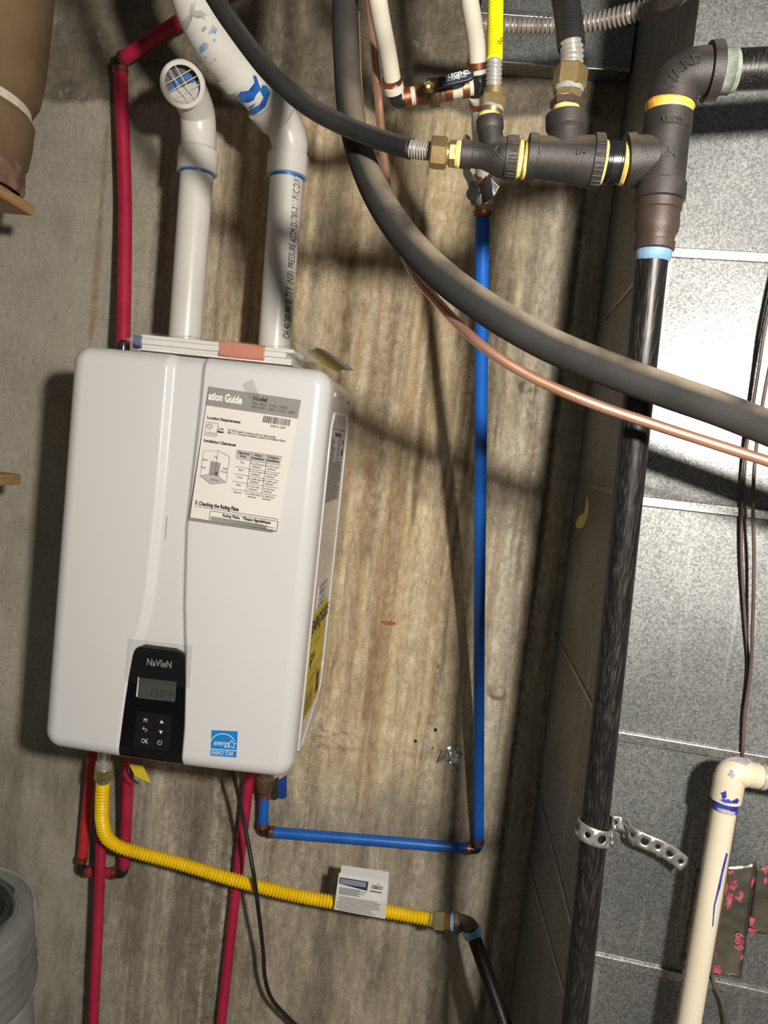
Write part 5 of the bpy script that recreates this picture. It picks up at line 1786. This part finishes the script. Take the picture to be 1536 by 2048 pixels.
wob = [[rb.uniform(-1, 1) for _ in range(nts)] for _ in range(nxs + 1)]
for i in range(nxs + 1):
    s = i / nxs
    env = min(1, (min(s, 1 - s) / 0.10)) ** 0.6 if 0 < s < 1 else 0.02
    for k in range(nts):
        a = 2 * math.pi * k / nts
        cy_, cz_ = math.cos(a), math.sin(a)
        hy = 0.0600 * (abs(cy_) ** 0.6) * (1 if cy_ > 0 else -1)
        hz = 0.0165 * env * (abs(cz_) ** 0.5) * (1 if cz_ > 0 else -1)
        w = wob[i][k] * 0.0016 * env
        vv.append((fx0 + (fx1 - fx0) * s, -0.2815 - hy + w, HH + 0.0185 + (1 - env) * -0.0005 + hz * (1.0 + 0.1 * math.sin(s * 23)) + (w if cz_ > 0 else 0)))
for i in range(nxs):
    for k in range(nts):
        k2 = (k + 1) % nts
        ff.append((i * nts + k, i * nts + k2, (i + 1) * nts + k2, (i + 1) * nts + k))
mesh_obj('bag_film', vv, ff, MAT['film'], bagr)
slab('bag_flap', [P(u, v, d) for u, v, d in ((590, 686, 0.30), (622, 699, 0.26), (640, 724, 0.30), (600, 722, 0.335))], 0.0004, MAT['film'], bagr)
ysr = empty('loose_sheet', P(650, 720, 0.28), 'folded yellow and white leaflet drooping off the heater top right corner', 'leaflet')
slab('yellow_page', [P(u, v, d) for u, v, d in ((612, 701, 0.27), (634, 697, 0.22), (662, 713, 0.22), (690, 737, 0.24), (676, 744, 0.28), (640, 730, 0.30))], 0.0006, MAT['yellow_card'], ysr)
slab('white_page', [P(u, v, d) for u, v, d in ((628, 694, 0.215), (648, 699, 0.20), (676, 716, 0.20), (709, 741, 0.225), (690, 740, 0.235), (660, 711, 0.215))], 0.0006, MAT['paper_white'], ysr)

# ---------------------------------------------------------------- perforated hanger strap
strap = empty('hanger_strap', P(1240, 1650, 0.64), 'perforated galvanised metal strap looped around the black gas pipe', 'strap')


def pipe_axis(v):
    A_, B2 = P(1305.5, 505, DM), P(1142, 2110, 0.66)
    lo_, hi_ = 0.0, 1.0
    best = min(range(0, 2001), key=lambda k: abs(px_of(A_.lerp(B2, k / 2000))[1] - v))
    return A_.lerp(B2, best / 2000), (B2 - A_).normalized()


def px_of(p):
    q = RM.transposed() @ (p - CAM)
    return (768 + FPX * q.x / -q.z, 1024 - FPX * q.y / -q.z)


pc_, pdir = pipe_axis(1668)
rr_ = 0.0195
ctl = []
for a in (200, 175, 150, 120, 90, 60, 30, 8):       # angle in plan, 90 = towards the room, 180 = left
    an = math.radians(a)
    ctl.append(pc_ + Vector((math.cos(an) * rr_ * 1.08, -math.sin(an) * rr_, 0.004 + 0.006 * math.cos(math.radians(a - 180)) * 0.5)))
ctl += [DP(1222, 1652, 0.020), DP(1230, 1646, 0.008), DP(1240, 1648, 0.005), DP(1250, 1652, 0.010), DP(1257, 1663, 0.022), DP(1268, 1672, 0.030), DP(1290, 1683, 0.034), DP(1320, 1695, 0.034), DP(1350, 1713, 0.032), DP(1378, 1738, 0.030), DP(1388, 1748, 0.030)]
spts, _ = spline(ctl, 0.0015)
cum = [0.0]
for a, b in zip(spts, spts[1:]):
    cum.append(cum[-1] + (b - a).length)


def strap_at(s):
    s = min(max(s, 0), cum[-1])
    i = int(np.searchsorted(cum, s))
    i = min(max(i, 1), len(cum) - 1)
    f_ = (s - cum[i - 1]) / max(cum[i] - cum[i - 1], 1e-9)
    p = spts[i - 1].lerp(spts[i], f_)
    T = (spts[min(i + 2, len(spts) - 1)] - spts[max(i - 3, 0)]).normalized()
    upv = Vector((0.09, 0, 1))
    w = (upv - T * upv.dot(T)).normalized()
    return p, w


SWID, cell = 0.0215, 0.0180
vv, ff = [], []
ncell = int(cum[-1] / cell)
for c_ in range(ncell):
    s0 = c_ * cell
    rhole = 0.0052 if c_ % 2 == 0 else 0.0034
    nseg = 16
    b0 = len(vv)
    for ringk in range(3):
        for k in range(nseg):
            a = 2 * math.pi * (k + 0.5) / nseg
            ca, sa = math.cos(a), math.sin(a)
            m_ = 1 / max(abs(ca) / (cell / 2), abs(sa) / (SWID / 2))
            # corners of the cell
            rad = rhole if ringk == 0 else (rhole + (m_ - rhole) * 0.5 if ringk == 1 else m_)
            x_, y_ = rad * ca, rad * sa
            if ringk == 2 and k in (1, 2, 5, 6, 9, 10, 13, 14):
                x_ = math.copysign(cell / 2, ca)
                y_ = math.copysign(SWID / 2, sa) if k in (1, 6, 9, 14) or k in (2, 5, 10, 13) else y_
            p, w = strap_at(s0 + cell / 2 + x_)
            vv.append(p + w * y_)
    for ringk in range(2):
        for k in range(nseg):
            k2 = (k + 1) % nseg
            ff.append((b0 + ringk * nseg + k, b0 + ringk * nseg + k2, b0 + (ringk + 1) * nseg + k2, b0 + (ringk + 1) * nseg + k))
bmv = bmesh.new()
_v = [bmv.verts.new(p) for p in vv]
for f_ in ff:
    bmv.faces.new([_v[i] for i in f_])
bmesh.ops.remove_doubles(bmv, verts=bmv.verts, dist=0.0004)
bmv.verts.index_update()
vv = [v.co.copy() for v in bmv.verts]
ff = [tuple(v.index for v in f_.verts) for f_ in bmv.faces]
bmv.free()
st_o = mesh_obj('strap_band', vv, ff, MAT['strap'], strap)
md = st_o.modifiers.new('thickness', 'SOLIDIFY')
md.thickness = 0.0009
md.offset = 0
sc_ = DP(1240, 1650, 0.006)
lathe('screw', sc_ - DN * 0.004, sc_ + DN * 0.006, [(0, 0.002), (0.5, 0.0045), (0.85, 0.0045), (1, 0.003)], MAT['steel'], strap, 8)

# ---------------------------------------------------------------- drain pipe, wires and foil tape on the duct
dr = empty('drain_pipe', P(1375, 2060, 0.75), 'cream plastic drain pipe with elbow in front of the duct, smeared with blue primer', 'drain pipe')
DDp = 0.635
dpipe = tube('pipe', [P(1452, 1598, DDp), P(1413, 1830, DDp), P(1372, 2080, DDp), to_z(P(1413, 1830, DDp), P(1372, 2080, DDp), -0.995)], pxr(23.2, P(1413, 1830, DDp)), MAT['pvc_old'], dr, 30, 0.02)
hub1 = fit('hub', (1459, 1556), (1451, 1602), [(0, 30), (0.4, 30), (0.95, 29.5), (1, 25)], 'pvc_old', dr, DDp)
delb = tube('elbow', [P(1457, 1566, DDp), P(1460, 1552, DDp), P(1467, 1545, DDp), P(1480, 1544, DDp), P(1492, 1547, DDp)], pxr(29, P(1460, 1560, DDp)), MAT['pvc_old'], dr, 30, 0.002)
fit('hub', (1478, 1545), (1520, 1553), [(0, 29), (0.15, 25.5), (0.9, 25.5), (1, 23)], 'pvc_old', dr, DDp)
dp2 = fit('pipe', (1512, 1551), (1800, 1600), [(0, 23), (1, 23)], 'pvc_old', dr, DDp)
fit('primer_band', (1521, 1553), (1531, 1555), [(0, 25.5), (0.5, 26.5), (1, 24)], 'primer_grey', dr, DDp)
fit('primer_band', (1452.5, 1599), (1448.5, 1619), [(0, 24.8), (0.5, 25.0), (1, 24.2)], 'primer_violet', dr, DDp)
bd = bvh_of(dpipe)
decal('primer_smear', [(1434, 1615), (1470, 1622), (1468, 1630), (1452, 1629), (1436, 1621)], bd, MAT['primer_mauve'], dr, 3, 0.0009)
decal('primer_run', [(1452, 1705), (1455, 1708), (1446, 1745), (1440, 1775), (1430, 1810), (1426, 1853), (1424, 1853), (1427, 1812), (1436, 1772), (1443, 1740)], bd, MAT['primer_violet'], dr, 2, 0.0006)
bh1 = bvh_of(hub1)
decal('primer_smear', blob(1448, 1590, 6, 8, 12, 0.35, 0, 3), bh1, MAT['primer_violet'], dr, 2)
decal('primer_smear', [(1440, 1599), (1458, 1598), (1462, 1602), (1474, 1596), (1478, 1600), (1474, 1607), (1450, 1606)], bh1, MAT['primer_violet'], dr, 2)
bde = bvh_of(delb)
decal('primer_smear', [(1458, 1521), (1474, 1517), (1490, 1517), (1505, 1526), (1492, 1531), (1478, 1526)], bde, MAT['primer_mauve'], dr, 2)
decal('primer_smear', blob(1464, 1548, 7, 8, 12, 0.35, 0, 9), bde, MAT['primer_mauve'], dr, 2)

w1 = tube('brown_wire', [DP(1640, 300, 0.05), DP(1600, 460, 0.05), DP(1560, 640, 0.05), DP(1530, 780, 0.04), DP(1512, 900, 0.03), DP(1506, 1000, 0.028), DP(1508, 1120, 0.022), DP(1505, 1260, 0.018), DP(1500, 1350, 0.012), DP(1489, 1430, 0.008), DP(1484, 1520, 0.006), DP(1470, 1640, 0.005), DP(1450, 1760, 0.005), DP(1432, 1880, 0.006), DP(1424, 1952, 0.008), DP(1444, 2005, 0.012), DP(1456, 2070, 0.015), DP(1462, 2200, 0.012), DP(1450, 2400, 0.010)],
          0.0023, MAT['wire'], None, 12, 0.006)
tag(w1, 'thin brown thermostat wire hanging down the duct face near the right edge', 'wire')
w2 = tube('brown_wire', [DP(1660, 250, 0.03), DP(1622, 350, 0.03), DP(1575, 480, 0.03), DP(1534, 640, 0.022), DP(1517, 740, 0.018), DP(1503, 830, 0.015), DP(1491, 910, 0.012), DP(1484, 1000, 0.010), DP(1483, 1120, 0.008), DP(1490, 1240, 0.006), DP(1497, 1340, 0.005), DP(1491, 1420, 0.004)],
          0.0021, MAT['wire'], None, 12, 0.006)
tag(w2, 'thinner brown wire lying against the duct face, left of its twin', 'wire')

ft = empty('foil_tape', DP(1440, 1950), 'wrinkled silver foil tape with red print stuck on the duct behind the drain pipe', 'tape')


def rumpled(name, quad, nx2, ny2, off, amp, m, parent, seed):
    r_ = random.Random(seed)
    vv_, ff_ = [], []
    for j in range(ny2 + 1):
        for i in range(nx2 + 1):
            s, t2 = i / nx2, j / ny2
            u = (quad[0][0] * (1 - s) + quad[1][0] * s) * (1 - t2) + (quad[3][0] * (1 - s) + quad[2][0] * s) * t2
            v = (quad[0][1] * (1 - s) + quad[1][1] * s) * (1 - t2) + (quad[3][1] * (1 - s) + quad[2][1] * s) * t2
            edge = 1 if (i in (0, nx2) or j in (0, ny2)) else 0
            vv_.append(DP(u + edge * r_.uniform(-1.5, 1.5), v + edge * r_.uniform(-1.5, 1.5), off + r_.random() * amp))
    for j in range(ny2):
        for i in range(nx2):
            a = j * (nx2 + 1) + i
            ff_.append((a, a + 1, a + nx2 + 2, a + nx2 + 1))
    o = mesh_obj(name, vv_, ff_, m, parent)
    sm = o.modifiers.new('thickness', 'SOLIDIFY')
    sm.thickness = 0.0004
    return o


strip = rumpled('tape_strip', [(1396, 1742), (1514, 1724), (1482, 1957), (1362, 1938)], 10, 20, 0.0012, 0.0030, MAT['foil'], ft, 1)
bs = bvh_of(strip)
for k, (u, v, a, b_) in enumerate(((1461, 1742, 7, 6), (1450, 1775, 5, 14), (1466, 1770, 8, 9), (1478, 1792, 9, 10), (1458, 1800, 6, 16), (1506, 1765, 4, 12), (1428, 1912, 6, 14), (1434, 1936, 9, 10), (1390, 1765, 3, 10), (1388, 1795, 3, 9), (1366, 1915, 4, 12), (1484, 1912, 4, 6))):
    decal('red_print', blob(u, v, a, b_, 12, 0.35, 0.2, 60 + k), bs, MAT['foil_red'], strip, 3, 0.0009)
cN, nN = hit(bs, 1479, 1880, 0.0009)
if cN is not None:
    g1 = (DP(1476, 1895) - DP(1480, 1865)).normalized()
    text('red_lettering', '689', 0.0165, cN - g1 * 0.011 - DE * 0.006, g1, DE, MAT['foil_red'], strip, off=0.0005, bold=0.0005)
ft2 = empty('foil_tape', DP(1530, 1860), 'second foil tape strip at the right edge with red print along its lower end', 'tape')
strip2 = rumpled('tape_strip', [(1513, 1735), (1600, 1715), (1590, 1880), (1494, 1864)], 6, 10, 0.0006, 0.0010, MAT['foil'], ft2, 2)
bs2 = bvh_of(strip2)
for k, (u, v, a, b_) in enumerate(((1532, 1735, 5, 12), (1503, 1843, 7, 10), (1504, 1860, 9, 4), (1530, 1760, 4, 8))):
    decal('red_print', blob(u, v, a, b_, 12, 0.35, 0.2, 90 + k), bs2, MAT['foil_red'], strip2, 3, 0.0009)

# ---------------------------------------------------------------- crumpled foil plug on the wall
fp = P(905, 1506, 0.0)
fo = empty('foil_plug', fp, 'crumpled silver foil plug taped over a hole in the concrete wall', 'foil plug')
rf = random.Random(6)
vv, ff = [], []
rings, sg = 6, 18
for i in range(rings + 1):
    for k in range(sg):
        a = 2 * math.pi * k / sg
        r_ = 0.0185 * i / rings * (1 + (rf.uniform(-0.12, 0.12) if i > 3 else 0))
        dpt = 0.011 if i < 3 else (0.014 if i < 5 else 0.004)
        vv.append(fp + Vector((r_ * math.cos(a), -dpt - rf.uniform(0, 0.004), r_ * math.sin(a))))
for i in range(rings):
    for k in range(sg):
        k2 = (k + 1) % sg
        ff.append((i * sg + k, i * sg + k2, (i + 1) * sg + k2, (i + 1) * sg + k))
mesh_obj('foil_disc', vv, ff, MAT['foil_bright'], fo, False)
for poly in ([(884, 1500), (894, 1503), (893, 1514), (876, 1526)], [(900, 1520), (918, 1516), (919, 1528), (912, 1535), (906, 1527)], [(918, 1498), (931, 1503), (926, 1512)]):
    slab('foil_flap', [P(u, v, 0.012 + 0.006 * (k % 2)) for k, (u, v) in enumerate(poly)], 0.0008, MAT['foil_bright'], fo)

# ---------------------------------------------------------------- wrapped roll on a shelf at the upper left
def board(name, c_px, d, length, width, thick, label):
    """shelf board running out from the wall; c_px = its far upper right corner"""
    c = P(*c_px, d)
    o = box(name, (c.x - width, c.y - length, c.z - thick), (c.x, c.y, c.z), MAT['wood'], None, 0.002)
    return tag(o, label, 'shelf board')


SB = P(69, 411, 0.24)
board('shelf_board', (69, 411), 0.24, 0.55, 0.45, 0.019, 'pale wooden shelf board carrying the brown wrapped roll')
board('shelf_board', (43, 948), 0.20, 0.60, 0.40, 0.020, 'lower wooden shelf board ending beside the heater left side')
pk = empty('wrapped_roll', (0, 0, 0), 'tall brown paper wrapped roll tied with white cord on the shelf', 'package')
rc = P(-158, 375, 0.34)
rc.z = SB.z + 0.001
pk.location = rc
prof = [(0.0, 0.135), (0.010, 0.150), (0.025, 0.152), (0.043, 0.150), (0.048, 0.156), (0.085, 0.162), (0.112, 0.164), (0.122, 0.160), (0.129, 0.154), (0.136, 0.153), (0.143, 0.160), (0.158, 0.170), (0.20, 0.174), (0.30, 0.179), (0.42, 0.184), (0.60, 0.188)]
vv, ff = [], []
sg = 64
rk = random.Random(12)
lean = Vector((0.015, -0.02, 0))
for i, (z, r) in enumerate(prof):
    for k in range(sg):
        a = 2 * math.pi * k / sg
        jit = rk.uniform(-1, 1) * (0.004 if z < 0.044 else 0.0012)
        rr2 = r * (1 + 0.02 * math.sin(3 * a + z * 4)) + jit
        vv.append(rc + lean * (z / 0.5) + Vector((rr2 * math.cos(a), rr2 * math.sin(a), z)))
for i in range(len(prof) - 1):
    for k in range(sg):
        k2 = (k + 1) % sg
        ff.append((i * sg + k, i * sg + k2, (i + 1) * sg + k2, (i + 1) * sg + k))
ff.append(tuple(reversed(range(sg))))
ff.append(tuple(range((len(prof) - 1) * sg, len(prof) * sg)))
roll = mesh_obj('paper_wrap', vv, ff, MAT['kraft'], pk)
roll.data.materials.append(MAT['kraft_wrinkle'])
cpts = [rc + lean * 0.26 + Vector((0.1555 * math.cos(a), 0.1555 * math.sin(a), 0.1305)) for a in [2 * math.pi * k / 60 for k in range(61)]]
sweep('cord', cpts, [0.0042] * 61, MAT['rope'], pk, 10, False)
cpts = [rc + lean * 0.26 + Vector((0.1565 * math.cos(a), 0.1565 * math.sin(a), 0.1370)) for a in [2 * math.pi * k / 60 for k in range(61)]]
sweep('cord', cpts, [0.0036] * 61, MAT['rope'], pk, 10, False)
vv, ff = [], []
for i in range(7):
    z = 0.001 + i * 0.0075
    for k in range(sg):
        a = 2 * math.pi * k / sg
        rr2 = (0.156 if i not in (0, 6) else 0.153) + rk.uniform(-0.003, 0.003)
        vv.append(rc + lean * (z / 0.5) + Vector((rr2 * math.cos(a), rr2 * math.sin(a), z)))
for i in range(6):
    for k in range(sg):
        k2 = (k + 1) % sg
        ff.append((i * sg + k, i * sg + k2, (i + 1) * sg + k2, (i + 1) * sg + k))
mesh_obj('crumpled_end', vv, ff, MAT['kraft_wrinkle'], pk)

# ---------------------------------------------------------------- grey bin at the lower left
bn = empty('grey_bin', (0, 0, -1.0), 'grey ribbed plastic bin draped with clear plastic at the lower left corner', 'bin')
top = P(-86, 1836, 0.42)
tilt = Vector((-0.02, -0.22, 1)).normalized()
base_z = -0.995
kk = (top.z - base_z) / tilt.z
foot = top - tilt * kk
bn.location = (foot.x, foot.y, -1.0)
RBIN = pxr(140, top)
H_b = kk


def bz(h_m):
    return 1 - h_m / H_b


body_p = [(0, RBIN * 0.80), (0.02, RBIN * 0.83), (bz(0.165), RBIN * 0.90), (bz(0.160), RBIN * 0.90)]
lathe('bin_body', foot, top, body_p, MAT['bin_light'], bn, 48)
col_p = [(bz(0.165), RBIN * 0.86), (bz(0.160), RBIN * 0.97)]
for k in range(5):
    h0 = 0.155 - k * 0.028
    col_p += [(bz(h0), RBIN * 0.985), (bz(h0 - 0.010), RBIN * 1.0), (bz(h0 - 0.016), RBIN * 0.965), (bz(h0 - 0.024), RBIN * 0.96)]
col_p += [(bz(0.014), RBIN * 0.99), (bz(0.004), RBIN * 1.0), (bz(0.0), RBIN * 0.97), (bz(0.0), RBIN * 0.80), (bz(0.004), RBIN * 0.79), (bz(0.006), RBIN * 0.70)]
lathe('bin_collar', foot, top, col_p, MAT['bin_grey'], bn, 64)
opening_p = [(bz(0.005), RBIN * 0.72), (bz(-0.006), RBIN * 0.70), (bz(-0.008), RBIN * 0.62), (bz(0.002), RBIN * 0.56), (bz(0.004), RBIN * 0.1)]
lathe('bin_opening_shade', foot, top, opening_p, MAT['bin_dark'], bn, 48)  # near-black disc, its colour standing in for shade inside the bin opening
vv, ff = [], []
sg = 40
t_ = tilt
n_ = (Vector((1, 0, 0)) - t_ * t_.x).normalized()
b_2 = t_.cross(n_)
rbn = random.Random(21)
prevs = [rbn.uniform(-1, 1) for _ in range(sg)]
for i, (hm, rm) in enumerate(((-0.010, 0.76), (-0.016, 0.9), (-0.004, 1.03), (0.012, 1.075), (0.05, 1.06), (0.085, 1.03), (0.12, 1.045), (0.155, 1.02))):
    for k in range(sg):
        a = 2 * math.pi * k / sg
        r_ = RBIN * (rm + 0.022 * prevs[k] + rbn.uniform(-0.008, 0.008))
        vv.append(top - t_ * (hm + rbn.uniform(-0.002, 0.002)) + (n_ * math.cos(a) + b_2 * math.sin(a)) * r_)
for i in range(7):
    for k in range(sg):
        k2 = (k + 1) % sg
        ff.append((i * sg + k, i * sg + k2, (i + 1) * sg + k2, (i + 1) * sg + k))
mesh_obj('plastic_cover', vv, ff, MAT['bag'], bn)
